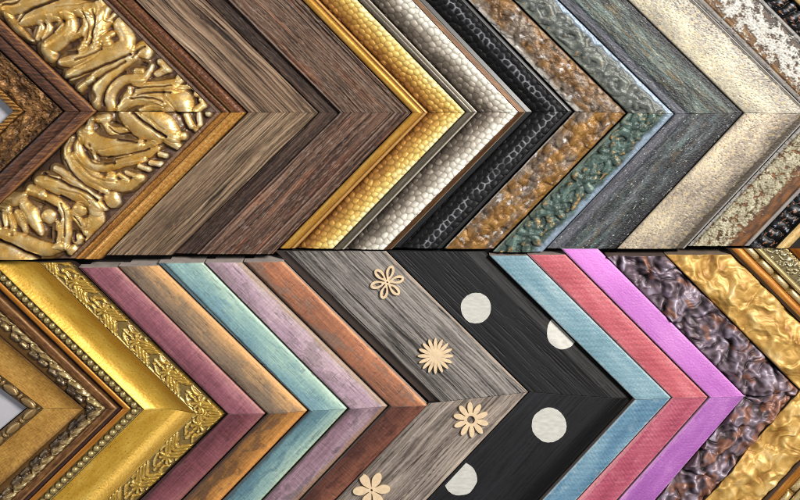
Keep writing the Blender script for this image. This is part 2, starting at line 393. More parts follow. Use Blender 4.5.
# ---- T2 carved acanthus
# traced leaf work: (points, start radius, end radius); GR grooves (points, width, depth); PT hollows (points, radius)
ST_UP = [
 ([(24, 20), (41, 14.6), (57, 10), (73, 8), (91, 9)], 6.5, 8), ([(-6, 12), (16, 8), (29, 5), (49, -2)], 6.5, 5), ([(8, 14), (15, 24), (23, 33), (33, 40)], 4.4, 2.6),
 ([(42, 24), (41, 31), (38, 38)], 3.0, 3.4), ([(50, 23), (50.5, 31), (45.5, 39)], 2.8, 3.4), ([(57, 19), (61, 24), (57, 31)], 2.4, 3), ([(52, 17)], 2.6, 2.6),
 ([(67, 15), (72, 22), (69, 31), (58, 41), (48, 47), (50, 56)], 4, 7.5), ([(72, 38), (82, 31)], 4.2, 5), ([(83, 47)], 5, 5), ([(62, 62), (73, 60), (91, 52), (98, 44)], 4.6, 5.5),
 ([(80, 12), (87, 20), (84, 33)], 3, 4), ([(88, 7), (93, 18), (91, 32), (88, 42)], 3, 4.4), ([(96, 3), (99, 16), (96, 34)], 3, 4), ([(101, -2), (104, 10), (100, 25)], 3, 3.6), ([(107, 9), (102, 20), (98, 32)], 3.4, 3),
 ([(110, 22), (103, 30), (96, 41)], 3.8, 3.4), ([(112, 33), (103, 38), (95, 45)], 3.6, 3.4), ([(108, 43)], 5, 5), ([(113, 14), (108, 19)], 3, 3),
 ([(70, 75), (88, 65), (104, 55), (121, 49), (126, 40), (119, 25)], 6, 7), ([(90, 80), (106, 69), (129, 58)], 3.6, 3), ([(80, 88), (92, 80)], 4.5, 4),
 ([(98, 106), (98, 94), (106, 81), (119, 69), (135, 58)], 5, 5), ([(129, 56), (136, 47), (146, 43), (151, 49), (148, 58)], 3, 3), ([(144, 52)], 5.5, 5.5),
 ([(111, 108), (109.5, 98.5), (114, 87), (126, 79), (142, 78), (149, 72.5), (152, 66)], 5.6, 2.2), ([(137, 72), (143, 72)], 4, 3.6), ([(157, 73), (165, 69)], 4, 4.4), ([(160, 63), (168, 70)], 4.4, 4),
 ([(135, 83), (155, 84.5), (174, 82), (185, 77)], 3.4, 3.2), ([(139, 92), (155, 89.5), (171, 89), (191, 87)], 3.6, 3.2), ([(137, 95), (152, 95.5), (165, 100), (173, 108)], 3.6, 4.4), ([(121, 111), (132, 102.5), (148, 101), (163, 105)], 5, 3.4),
 ([(131, 89), (129, 98), (121, 107)], 3.4, 4), ([(142, 111), (155, 108), (168, 111)], 3.2, 3), ([(172, 93), (184, 102), (188, 111)], 7, 7), ([(179, 78)], 3.4, 3), ([(190, 83), (195, 88)], 3.4, 3), ([(203, 105), (196, 110)], 3.8, 4), ([(202, 99)], 3.4, 3), ([(196, 94)], 3, 3),
 ([(-40, -30), (-14, -22), (10, -18), (40, -22)], 8, 7), ([(40, -14), (70, -10), (96, -16)], 6, 5), ([(60, -32), (90, -30)], 8, 6), ([(-20, -6), (-4, -4)], 6, 5),
]
GR_UP = [([(20, 21), (26, 13), (39, 7), (58, -1)], 1.5, 7), ([(3, 5), (15, 4), (22, -1)], 1.2, 5), ([(64, 21), (55, 31), (44, 42)], 1.1, 3), ([(64, 81), (91, 71.5), (114, 61.5), (131, 54.5)], 1.3, 6), ([(88, 87), (106, 74), (126, 62)], 1.3, 5),
 ([(133, 57), (137, 51), (145, 46.5)], 1.1, 4), ([(138, 88), (155, 87), (172, 85.5)], .8, 3), ([(138, 95), (152, 92.5), (172, 93)], .9, 4), ([(132, 98.5), (150, 97.5), (164, 102)], .9, 4), ([(76, 60), (90, 56), (103, 49)], .9, 3), ([(104, 105), (105, 94), (112, 82), (126, 72)], 1.1, 4), ([(58, 8), (75, 5), (92, 2)], .8, 1.2), ([(84, 12), (90, 26), (87, 40)], .8, 3), ([(94, 10), (96, 22), (92, 36)], .8, 3)]
PT_UP = [([(73, 45), (78, 44)], 3.2), ([(68, 53), (77, 52.5)], 2.2), ([(127, 91)], 2.8), ([(119, 102)], 2.4), ([(101, 109)], 3), ([(88, 90), (92, 97)], 4), ([(45, 24)], 1.4), ([(54, 24)], 1.6), ([(57, 57)], 2.5), ([(112, 38)], 1.3), ([(153, 78)], 1.6)]
ST_LO = [
 ([(72, 138), (68, 152), (76, 170), (90, 180), (107, 191)], 3.6, 3.6), ([(74, 157), (84, 172), (104, 183), (126, 187), (141, 179)], 5, 5), ([(84, 132), (100, 144), (124, 148), (140, 144)], 7.5, 5),
 ([(80, 139), (78, 148), (84, 160), (100, 168), (120, 166), (145, 160)], 4.8, 2.8), ([(112, 177)], 4.8, 4), ([(119, 175), (127, 180)], 3, 3.2), ([(127, 172), (138, 176)], 3, 3.4),
 ([(126, 114), (140, 127), (157, 138)], 8, 7), ([(150, 112), (168, 127), (175, 137)], 8.5, 6.5), ([(104, 123), (112, 131.5), (127, 130)], 3.4, 3.6), ([(99, 118), (108, 117)], 5, 5),
 ([(103, 154), (128, 150.5), (140, 148.5), (155, 144)], 4, 3.4), ([(118, 160.5), (144, 154.5), (158, 148)], 3.4, 3.2), ([(92, 150), (96, 158)], 2.6, 2.8), ([(167, 140), (178, 146)], 4, 4.4), ([(140, 167), (148, 170)], 3.2, 3.2), ([(151, 162), (160, 164)], 3.6, 3.4), ([(160, 155), (165, 156)], 3.4, 3),
 ([(187, 115), (192, 126)], 4, 3.8), ([(198, 113), (199, 125)], 3.6, 3.4), ([(183, 136)], 4, 3.4), ([(196, 129)], 3.4, 3), ([(208, 114)], 3, 3), ([(112, 200)], 6.8, 6), ([(101, 194), (100, 201), (106, 208)], 3.2, 3),
 ([(56, 169), (80, 184), (100, 198)], 3.8, 3.2), ([(40, 180), (69, 188), (91, 197), (98, 208)], 6, 7), ([(31, 191), (42, 194)], 6.4, 5.4), ([(45, 195), (58, 201), (67, 212), (69, 228), (67, 247)], 5, 3.6), ([(50, 216)], 6.2, 6), ([(80, 209)], 6.4, 6),
 ([(93, 207), (95, 219), (88, 232)], 6.5, 5), ([(86, 223)], 4.4, 4), ([(71, 212), (80, 223), (85, 233)], 3, 3), ([(64, 221), (65, 234), (62, 247)], 3, 3.4), ([(58, 222), (59, 234), (57, 246)], 2.8, 3), ([(27, 205), (35, 217), (42, 231)], 6.5, 4.4),
 ([(18, 213), (24, 223), (26, 231)], 4.4, 3.2), ([(11, 213), (15, 223), (15, 231)], 3.8, 3), ([(4, 214), (7, 225)], 3.6, 3), ([(-4, 216), (0, 226)], 3.4, 3), ([(-6, 230), (15, 239), (33, 246), (49, 250), (62, 247)], 6.5, 5), ([(-8, 250), (14, 256), (34, 264)], 8, 7),
 ([(78, 239)], 5, 5), ([(72, 250)], 5, 5), ([(0, 200), (14, 200), (24, 196)], 6, 5), ([(-6, 204), (8, 208)], 5, 5), ([(88, 240)], 3, 3), ([(48, 176), (58, 178)], 3, 3), ([(90, 128), (92, 120)], 5, 4),
]
GR_LO = [([(134, 113), (148, 124), (167, 136.5)], 1.4, 7), ([(118, 140), (138, 142)], 1, 4), ([(44, 174), (67, 183), (91, 194), (98, 200)], 1.3, 6), ([(66, 160), (74, 174), (88, 186), (102, 195)], 1.2, 4), ([(0, 239.5), (16, 246), (39, 257)], 1.6, 8), ([(62, 203), (66, 216), (66, 236)], .9, 3),
 ([(108, 157.5), (130, 154), (150, 149)], .9, 4), ([(86, 152), (96, 163), (116, 163)], .9, 3), ([(110, 127), (120, 134), (132, 133)], .8, 3), ([(112, 121), (124, 126), (138, 138)], .8, 2), ([(78, 160), (94, 176), (118, 182)], .8, 1.4), ([(60, 188), (82, 194), (92, 204)], .8, 1.4), ([(75, 216), (82, 226)], .8, 3), ([(152, 118), (166, 130)], .8, 1.2), ([(104, 202), (109, 208)], 1, 4)]
PT_LO = [([(126, 136)], 2.2), ([(100, 156)], 2.8), ([(91, 145)], 1.8), ([(46, 203), (57, 208)], 1.9), ([(56, 232), (55, 241)], 1.8), ([(39, 234)], 2.8), ([(27, 233)], 2.8), ([(14, 233)], 2.2), ([(62, 196), (70, 200)], 1.6), ([(106, 164)], 1.6), ([(88, 214)], 1.6), ([(74, 232), (75, 240)], 1.8), ([(92, 150)], 1.6)]
def pdist(X, Y, pts):
    p = spline(pts) if len(pts) > 1 else np.array(pts + pts, float); d = np.full(X.shape, 99.0)
    for a, b in zip(p[:-1], p[1:]):
        ab = b - a; t = np.clip(((X - a[0]) * ab[0] + (Y - a[1]) * ab[1]) / (ab @ ab + 1e-9), 0, 1)
        d = np.minimum(d, np.hypot(X - a[0] - t * ab[0], Y - a[1] - t * ab[1]))
    return d
def carved(c):
    k = c.k
    X = c.x + .8 * fbm(c.x / 11, c.y / 11, 2, 91); Y = c.y + .8 * fbm(c.x / 11, c.y / 11, 2, 97)
    src, gr, pt = (ST_UP, GR_UP, PT_UP) if c.up else (ST_LO, GR_LO, PT_LO)
    rng = np.random.RandomState(2)
    under = [(p, r0 * 1.7 + 2.2, r1 * 1.7 + 2.2, 5.2) for (p, r0, r1) in src]
    h0, _, _ = relief(X, Y, under, 0)
    H = np.zeros(X.shape)
    for i, (p, r0, r1) in enumerate(src):
        r = max(r0, r1); hh = 4.4 + .56 * r + rng.uniform(-.6, 1.0)
        h, sd, _ = relief(X, Y, [(p, r0 * 1.48, r1 * 1.48, hh)], 0)
        on = h > 0
        h = np.where(on, h + 1.5 * np.clip(sd, -1, 1) * (1 if i % 2 else -1) + (.14 * np.cos(sd * 5.5) if r > 4.3 else 0), 0)
        H = np.where(on, np.maximum(H, h) + .18 * np.minimum(H, np.maximum(h, 0)), H)
    h = np.maximum(np.minimum(h0 * 1.0, 4.3) * ss(1.02, .80, c.s + .05 * fbm(c.u / 9, c.w / 9, 2, k + 40)), H)
    gapm = ss(.9, -.5, H - np.minimum(h0 * 1.15, 5.0))
    cut = np.zeros(X.shape)
    for p, w_, dp in gr:
        e = np.exp(-(pdist(X, Y, p) / w_) ** 2); h = h - .62 * dp * e; cut = np.maximum(cut, e * min(1, dp / 4))
    for p, r in pt:
        m = ss(r * 1.7, r * .2, pdist(X, Y, p)); m = m * (1.0 if len(p) > 1 else .45); h = h * (1 - .6 * m) + .5 * m; cut = np.maximum(cut, m * .8)
    h = .55 * h + .45 * blur(h, 1)
    bed = .5 + .7 * fbm(c.x / 12, c.y / 12, 3, k)
    dome = 5.0 * np.sin(np.pi * np.clip(.14 + .8 * c.s, 0, 1))
    h = np.maximum(h, np.where(cut > .3, h, bed))
    z = 13 + dome + h + .10 * fbm(c.x / 3, c.y / 3, 2, k + 2)
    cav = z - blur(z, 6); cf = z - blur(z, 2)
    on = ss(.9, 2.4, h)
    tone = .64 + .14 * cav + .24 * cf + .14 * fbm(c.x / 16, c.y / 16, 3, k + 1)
    col = gold_col(tone + .02, '#2a150a', '#8a602b', '#cfa55a', '#f5e4b4')
    pale = ss(-.1, .45, fbm(c.x / 24, c.y / 24, 3, k + 5)) * on; col = mix(col, col * np.array([1.0, 1.03, 1.30]) + .010, pale * .55)
    yel = ss(.05, .45, fbm(c.x / 15, c.y / 15, 3, k + 9)) * on; col = mix(col, col * np.array([1.08, .97, .66]), yel * .85)
    bedc = mix(ramp(.5 + .4 * fbm(c.x / 6, c.y / 6, 3, k + 7), (0, '#1c0e07'), (1, '#3a2416')), lin('#806a59'), ss(.80, .95, c.s) * .85)
    col = mix(bedc, col, on)
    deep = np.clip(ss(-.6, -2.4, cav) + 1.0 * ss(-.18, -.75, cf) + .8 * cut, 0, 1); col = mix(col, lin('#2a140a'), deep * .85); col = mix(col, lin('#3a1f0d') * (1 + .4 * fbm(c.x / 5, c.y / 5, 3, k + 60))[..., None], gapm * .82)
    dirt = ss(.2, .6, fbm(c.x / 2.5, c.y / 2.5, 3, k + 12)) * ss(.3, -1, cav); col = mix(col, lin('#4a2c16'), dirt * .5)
    inn = ss(8, 1, c.w); col = mix(col, lin('#3a2517'), inn * .65)
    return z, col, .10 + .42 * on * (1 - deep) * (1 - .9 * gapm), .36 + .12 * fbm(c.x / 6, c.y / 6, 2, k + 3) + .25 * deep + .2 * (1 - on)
def carved_edge(c):
    k = c.k; s = c.s; g = fbm(c.u / 40, c.w / 1.1, 3, k); n = fbm(c.u / 3, c.w / 3, 4, k + 1, .65)
    z = np.where(s < .16, 15 + .3 * n, np.where(s < .46, 15 + 3.2 * half(np.clip((s - .16) / .30, 0, 1)), 16 + 5.4 * half(np.clip(.06 + .94 * (s - .46) / .54, 0, 1)))) + .25 * n
    if c.up: col = ramp(.45 + .3 * g + .35 * n, (0, '#1e0f09'), (.4, '#54301c'), (.7, '#7d4e2d'), (1, '#b88a5a'))
    else: col = ramp(.5 + .25 * g + .28 * n + .2 * (s > .46), (0, '#3a200e'), (.4, '#8f5c26'), (.7, '#c2873c'), (1, '#e6ba72'))  # brown upper and bright lower bead: light on each arm put into colour
    gv = np.exp(-((s - .46) / .03) ** 2) + .7 * np.exp(-((s - .16) / .03) ** 2) + ss(.94, 1.0, s); col = mix(col, lin('#1c0d08'), np.clip(gv, 0, 1) * .8)
    col = mix(col, lin('#8a7262') , (s < .15) * (.7 + .2 * n)); col = mix(col, lin('#c79d62'), (np.exp(-((s - .42) / .022) ** 2) + np.exp(-((s - .54) / .02) ** 2)) * .5)
    return z, col, .2 if c.up else .45, .38
# ---- hammered family
def hammered(c, ramp_stops, z0, rise, cell, amp, ringc=None, met=.6, rough=.35, gapc='#2a1a0c', drop=None):
    k = c.k; s = c.s
    uu = c.u / cell + .25 * fbm(c.u / 30, c.w / 30, 2, k + 50); ww = c.w / (cell * .82) + .25 * fbm(c.u / 25, c.w / 25, 2, k + 51)
    f1, f2, idv = worley(uu + .12 * fbm(c.u / 20, c.w / 20, 2, k), ww, k, .42, True)
    bump = np.clip(1 - (f1 / .62) ** 2, 0, 1); seam = ss(.16, .02, f2 - f1)
    z = z0 + rise * np.sin(s * math.pi / 2) + amp * bump * (.55 + .9 * idv) - .3 * seam + .35 * (idv - .5)
    col = ramp(s + .16 * (idv - .5) + .10 * fbm(c.u / 25, c.w / 12, 3, k + 3), *ramp_stops)  # ramp across the face paints the light falloff, dark inside to bright outside
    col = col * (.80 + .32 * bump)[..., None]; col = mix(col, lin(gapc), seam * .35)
    if ringc is not None:
        band = np.exp(-((s - .62) / .13) ** 6); ring = ss(.24, .12, f2 - f1) * band * ss(-.6, .1, fbm(c.u / 20, c.w / 20, 2, k + 9)); col = mix(col, lin('#a4a5ab'), ring * .65)
        col = mix(col, lin('#303136'), .2 * band * bump)
    z = z + edge(c, .8)
    return z, col, met, rough + .08 * (idv - .5)
def ham_gold(c): return hammered(c, [(0, '#6a3f16'), (.25, '#9a6a2a'), (.5, '#c79a48'), (.8, '#e8c972'), (1, '#f8e6a8')], 13, 8, 6.5, .95, met=.30, rough=.5, gapc='#5a3412')
def ham_silver(c): return hammered(c, [(0, '#2c251f'), (.3, '#62574b'), (.55, '#a3998b'), (.8, '#d8d2c4'), (1, '#f0ebdd')], 13, 8, 7.0, 1.0, met=.15, rough=.48, gapc='#241c18')
def ham_black(c): return hammered(c, [(0, '#030304'), (.4, '#070708'), (.7, '#121316'), (.9, '#0d0d11'), (1, '#060607')], 12.5, 7.5, 7.2, .9, 1, met=.05, rough=.55, gapc='#050506')
def bead_line(cols, line, z0=16., hgt=4.5, met=.5, f_=.72):
    def f(c):
        k = c.k; s = c.s; a = np.clip(s / f_, 0, 1); b = np.clip((s - f_) / (1 - f_), 0, 1)
        z = np.where(s < f_, z0 + hgt * half(.05 + .9 * a), z0 + .5 + 2.6 * half(b))
        n = fbm(c.u / 30, c.w / 2, 3, k); sp = fbm(c.u / 3, c.w / 3, 3, k + 1)
        col = ramp(.5 + .25 * n + .12 * sp - .2 * (a - .5), *cols)
        col = mix(col, lin(line), (s >= f_) * .85); gv = np.exp(-((s - f_) / .05) ** 2); col = mix(col, lin('#2a160b'), gv * .75)
        return z, col, met, .35
    return f
gold_bead = bead_line([(0, '#8a5a1e'), (.5, '#c48f3a'), (1, '#edc878')], '#d9a766')
pewter_bead = bead_line([(0, '#3a342c'), (.5, '#5d564a'), (1, '#8d8474')], '#d8cfbd', f_=.78, met=.4)
def bronze_lip(c):
    s = c.s; n = fbm(c.u / 16, c.w / 2, 3, c.k)
    col = ramp(.5 + .4 * n, (0, '#2a190d'), (.5, '#54361d'), (1, '#7a5634')); hl = ss(.86, .93, s); col = mix(col, lin('#cdbfa6'), hl * .8)  # pale stripe is a painted highlight along the outer edge
    return 21.5 - 2.5 * s + edge(c, .8), col, .4, .4
def black_lip(c):
    n = fbm(c.u / 16, c.w / 2, 3, c.k); return 13.5 - 1.0 * c.s, ramp(.5 + .3 * n, (0, '#050505'), (1, '#17161a')), .1, .4  # near-black tone stands in for the shadow along the inner side
def black_rim(c):
    n = fbm(c.u / 16, c.w / 2, 3, c.k); return 20.5 - 1.5 * c.s + edge(c, .9), ramp(.5 + .3 * n, (0, '#060607'), (1, '#1c1b1e')), .05, .55

# ---- T8 rusted floral
def scroll_strokes(L, W, pitch, seed, big=1.0):
    rng = np.random.RandomState(seed); out = []; u = 6.0
    while u < L + 20:
        p = pitch * rng.uniform(.85, 1.15); m = W * rng.uniform(.42, .58); sg = 1 if rng.rand() < .5 else -1
        r = W * .16 * big
        for th in range(5):
            a = th * 2 * math.pi / 5 + rng.uniform(-.3, .3); rr = W * .2 * big
            out.append(([(u + .3 * rr * math.cos(a), m + .3 * rr * math.sin(a)), (u + 1.15 * rr * math.cos(a), m + 1.15 * rr * math.sin(a))], r * .8, r * .95, 3.2))
        out.append(([(u, m)], r * .7, r * .7, 4.6))
        x = u + p * .45
        out.append(([(u + r, m), (x, m + sg * W * .26), (u + p * .75, m + sg * W * .05), (u + p * .62, m - sg * W * .12)], r * .75, r * .5, 3.4))
        out.append(([(u + r, m), (x - 2, m - sg * W * .25), (x + p * .25, m - sg * W * .34)], r * .7, r * .4, 2.8))
        out.append(([(x + p * .12, m + sg * W * .33)], r * .8, r * .8, 2.6))
        u += p
    return out
def rusted(c):
    k = c.k; L = c.u.max(); st = scroll_strokes(L, c.W, 34, 5 if c.up else 8, 1.5)
    h, sd, t = relief(c.u + 2.4 * fbm(c.u / 9, c.w / 9, 3, k), c.w + 2.4 * fbm(c.u / 9, c.w / 9, 3, k + 2), st, .1)
    h = .75 * h + .25 * blur(h, 1)
    n = fbm(c.u / 22, c.w / 11, 5, k + 4, .6); f = .55 * fbm(c.u / 4, c.w / 2.4, 4, k + 5, .6); m2 = fbm(c.u / 30, c.w / 14, 3, k + 14)
    z = 17 + 3.5 * half(.1 + .8 * c.s) + h * .78 + .35 * f + .5 * n; cav = z - blur(z, 5)
    grey = ramp(.45 + .5 * f + .3 * n + .08 * cav, (0, '#2b231d'), (.35, '#5c4f44'), (.65, '#8a7b6c'), (1, '#b5a897'))
    if c.up: och = ramp(.45 + .45 * n + .3 * f + .06 * cav, (0, '#33210f'), (.35, '#634522'), (.6, '#865f2f'), (.85, '#a58149'), (1, '#b39c74'))
    else: och = ramp(.5 + .45 * n + .3 * f + .06 * cav, (0, '#38230f'), (.35, '#6e4b1f'), (.6, '#94692b'), (.85, '#b08544'), (1, '#bca06e'))
    col = mix(grey, och, .9 * ss(-.35, .35, m2 + (-.02 if c.up else .14) + .10 * cav)) * .92
    wh = ss(.36, .52, fbm(c.u / 14, c.w / 10, 4, k + 8, .6) + .12 * cav + .1 * f); col = mix(col, lin('#bebbbb') * (1 + .3 * f)[..., None], wh * .8)
    inner = ss(.17, .05, c.s + .10 * n) if c.up else ss(.05, .0, c.s); col = mix(col, lin('#c3bdb4') * (1 + .3 * f)[..., None], inner * .8)
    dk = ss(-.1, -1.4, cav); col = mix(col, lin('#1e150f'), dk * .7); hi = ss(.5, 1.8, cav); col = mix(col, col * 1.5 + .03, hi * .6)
    out = ss(.84, .96, c.s + .04 * n); col = mix(col, (lin('#7d6248') if c.up else lin('#94682e')) * (1 + .35 * f)[..., None], out * .6)
    return z + edge(c, 1.5), col, .18, .44
def verdigris(c):
    k = c.k; L = c.u.max(); st = scroll_strokes(L, c.W * .80, 36, 15 if c.up else 21, 1.5)
    h, sd, t = relief(c.u + 2.4 * fbm(c.u / 10, c.w / 10, 3, k), c.w + 2.4 * fbm(c.u / 10, c.w / 10, 3, k + 2), st, .15)
    if c.up: h = .5 * h + .5 * blur(h, 2)
    n = fbm(c.u / 20, c.w / 12, 5, k + 4, .6); f = fbm(c.u / 3, c.w / 3, 4, k + 5, .65)
    z = 16.5 + 3 * half(.1 + .75 * c.s) + h * (.7 if c.up else .95) + .2 * f; cav = z - blur(z, 5)
    if c.up: col = ramp(.47 + .30 * n + .12 * f + .08 * cav, (0, '#1f2123'), (.35, '#484c4b'), (.6, '#696d67'), (.85, '#8a8f85'), (1, '#b9bfb5'))
    else: col = ramp(.45 + .34 * n + .14 * f + .08 * cav, (0, '#131a19'), (.35, '#37453f'), (.6, '#566c66'), (.85, '#829a90'), (1, '#b8c8c0'))
    gm = ss(.35, 1.0, cav + .4 * f) * ss(-.08, .12, fbm(c.u / 15, c.w / 11, 3, k + 33) - (.20 if c.up else .0))
    col = mix(col, ramp(.5 + .4 * f + .2 * cav, (0, '#3f2814'), (.5, '#86602f'), (1, '#c9a160')), gm * .85)
    sp = ss(.42, .6, f); col = mix(col, lin('#b9ab8a'), sp * .5)
    blue = ss(.80 if c.up else .76, .92, c.s + .10 * fbm(c.u / 14, c.w / 8, 3, k + 9)); col = mix(col, lin('#8494a6') * (1 + .35 * f)[..., None], blue * .9)
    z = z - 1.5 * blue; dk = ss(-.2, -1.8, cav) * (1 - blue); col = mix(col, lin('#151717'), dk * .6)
    inn = ss(.12, .02, c.s); col = mix(col, lin('#848c7e'), inn * .6)
    return z + edge(c, 1.5), col, .15, .42
# ---- T10 distressed slate green, T11 stone leaf, T12 flaking, T13 reeds
def slate(c):
    k = c.k; u, w, s = c.u, c.w, c.s
    n = fbm(u / 60, w / 9, 4, k); f = fbm(u / 9, w / 1.8, 5, k + 1, .72); pit = fbm(u / 1.8, w / 1.2, 3, k + 2, .65)
    band = np.exp(-((s - .52) / .27) ** 2)
    if c.up:
        col = ramp(.40 + .55 * n + .5 * f, (0, '#14181a'), (.35, '#414a49'), (.6, '#5f6c67'), (.85, '#7f8a82'), (1, '#a2a598'))
        col = mix(col, ramp(.5 + .4 * f, (0, '#283836'), (1, '#6d837e')), ss(.1, .5, fbm(u / 40, w / 7, 3, k + 4)) * band * .7)
        och = ss(.15, .5, fbm(u / 30, w / 2, 3, k + 5)) * band; col = mix(col, lin('#8d7440'), och * .6)
    else:
        col = ramp(.36 + .55 * n + .5 * f, (0, '#0f1114'), (.35, '#363a3e'), (.6, '#51575a'), (.85, '#727976'), (1, '#a0a39b'))
        col = mix(col, lin('#4d6a66'), ss(.1, .6, fbm(u / 30, w / 7, 3, k + 4)) * band * .45)
    inn = ss(.24, .16, s + .03 * f); col = mix(col, lin('#5e5f69' if c.up else '#5a5a62') * (1 + .25 * f)[..., None], inn * .85)
    outd = ss(.80, .93, s + .07 * f); col = mix(col, lin('#1d1b20'), outd * .9)
    chip = ss(.42, .56, fbm(u / 4.5, w / 1.5, 4, k + 7, .7) + .2 * fbm(u / 25, w / 10, 2, k + 17)); col = mix(col, lin('#b9c0b8'), chip * .8)
    pd = ss(.25, .5, pit); col = mix(col, lin('#16171a'), pd * .5); dk2 = ss(.05, .45, fbm(u / 35, w / 5, 4, k + 27)); col = mix(col, lin('#1c1a1c'), dk2 * .6); brn = ss(.2, .5, fbm(u / 22, w / 4, 4, k + 28)) * band; col = mix(col, lin('#5c4a34'), brn * .55)
    z = 19 + 3.0 * half(.1 + .8 * s) - 2 * inn + .5 * f + .3 * pit - .6 * pd + .5 * chip + edge(c, 1.4)
    return z, col, 0, .5
def stone(c):
    k = c.k; u, w, s = c.u, c.w, c.s
    n = fbm(u / 40, w / 14, 3, k); f = fbm(u / 3, w / 3, 4, k + 1, .6); p = fbm(u / 1.6, w / 1.6, 2, k + 2)
    sh = .12 * np.sin(s * 5)
    if c.up: col = ramp(.55 + .28 * n + .34 * f + sh - .18 * s, (0, '#554e43'), (.3, '#888173'), (.55, '#aca48f'), (.8, '#cdc2a2'), (1, '#e4dabf'))
    else: col = ramp(.5 + .28 * n + .3 * f + sh - .20 * s, (0, '#544b40'), (.3, '#85796a'), (.55, '#ac9e87'), (.8, '#cbbc9c'), (1, '#e3d6b6'))
    gl = ss(.1, .5, fbm(u / 5, w / 5, 3, k + 7)); col = mix(col, lin('#d8bc80'), gl * .32); col = col * (1 - .28 * ss(.45, 1.0, s + .12 * n))[..., None] * np.array([.95, .965, 1.03])
    pit = ss(.34, .55, p + .2 * fbm(u / 20, w / 20, 2, k + 3)); col = mix(col, lin('#4c463e'), pit * .7)
    e = (c.W - w); wd = 3.2 if c.up else 7.0
    dk = ss(wd + 1, wd - 1, e + 1.6 * fbm(u / 6, w / 6, 3, k + 5)); col = mix(col, lin('#4a443c') if c.up else lin('#3d352c'), dk * .9)
    st = ss(1.9, 1.2, e); col = mix(col, lin('#9b9894'), st * .9)
    ine = ss(2.5, .5, w + fbm(u / 8, w / 8, 2, k + 6)); col = mix(col, lin('#8b8272'), ine * .6)
    z = 18 + 4.2 * half(.12 + .76 * s) + .12 * f - .2 * pit - .8 * dk * (1 - st) + edge(c, 1.2)
    return z, col, np.where(dk > .5, .1, .2), .42
def flaking(c):
    k = c.k; u, w, s = c.u, c.w, c.s
    f1, f2, idv = worley(u / 9 + .5 * fbm(u / 6, w / 6, 2, k), w / 7.5 + .5 * fbm(u / 6, w / 6, 2, k + 1), k, 1.0)
    n = fbm(u / 6, w / 6, 4, k + 2); f = fbm(u / 2, w / 2, 3, k + 3)
    if c.up:
        cover = ss(-.22, .18, .62 * np.sin(np.clip((s - .12) / .8, 0, 1) * math.pi) ** .8 - .42 + .75 * fbm(u / 9, w / 8, 3, k + 2, .55) - .30 * ss(.16, .0, f2 - f1) + .10 * (idv - .5) + .10 + .34 * f)
        base = ramp(.5 + .5 * fbm(u / 12, w / 5, 3, k + 4) - .8 * (s - .35), (0, '#1c1512'), (.4, '#4a3320'), (.7, '#6b4c2c'), (1, '#86683e'))
        top = ramp(.55 + .5 * f + .2 * n, (0, '#67625a'), (.4, '#9b9890'), (.7, '#c2bfb7'), (1, '#e6e4dc'))
    else:
        cr2 = ss(.90, .97, ridged((u + w) / 26, (u - w) / 60, 2, k + 31)); cover = ss(-.12, .12, .36 - 1.0 * ss(.45, .9, s + .2 * n) + .9 * n - .55 * ss(.12, .02, f2 - f1) - .8 * cr2)
        base = ramp(.5 + .5 * fbm(u / 12, w / 5, 3, k + 4), (0, '#22150d'), (.4, '#4d3018'), (.7, '#6f4520'), (1, '#8b6134'))
        top = ramp(.5 + .45 * f + .3 * fbm(u / 14, w / 8, 3, k + 6), (0, '#57503c'), (.4, '#857e66'), (.7, '#aaa48a'), (1, '#d8d4c0'))
    col = mix(base, top, cover)
    e = np.minimum(w, c.W - w); rim = ss(4.2, 3.2, e); col = mix(col, ramp(.5 + .4 * fbm(u / 30, w / 1.2, 3, k + 8), (0, '#4f4c4a'), (1, '#a3a09c')), rim * .9)
    gv = np.exp(-((e - 4.4) / .6) ** 2); col = mix(col, lin('#1c1512'), gv * .7)
    z = 17 + 2.8 * half(.08 + .84 * s) + 1.1 * cover + .3 * f * cover - .8 * gv + edge(c, 1)
    return z, col, .05, .5
def reeds(c):
    k = c.k; p = 11.0; a = np.mod(c.u + 5 * c.s + 2 * fbm(c.u / 15, c.w / 9, 2, k), p) / p
    r = np.sin(np.pi * a) ** .6; z = 12 + 5 * half(.06 + .88 * c.s) * (.5 + .5 * r)
    col = ramp(.3 * r + .2 * fbm(c.u / 4, c.w / 4, 3, k), (0, '#030304'), (.5, '#0f1014'), (1, '#252932'))
    fl = ss(.35, .5, fbm(c.u / 5, c.w / 3, 3, k + 3)); col = mix(col, lin('#a9b4c4'), fl * .6 * r)  # bluish white glints on the reeds, painted into the colour
    br = ss(.42, .5, fbm(c.u / 6, c.w / 2.4, 2, k + 5)); col = mix(col, lin('#9a6a4c'), br * .7)
    return z, col, .1, .42
def straw_bar(c):
    n = fbm(c.u / 18, c.w / 3, 4, c.k); f = fbm(c.u / 3, c.w / 2, 3, c.k + 1)
    col = ramp(.55 + .3 * n + .2 * f, (0, '#6f5124'), (.4, '#b08f55'), (.75, '#cfb27a'), (1, '#e6d2a4'))
    return 18 + 4 * half(.06 + .9 * c.s), col, .2, .45

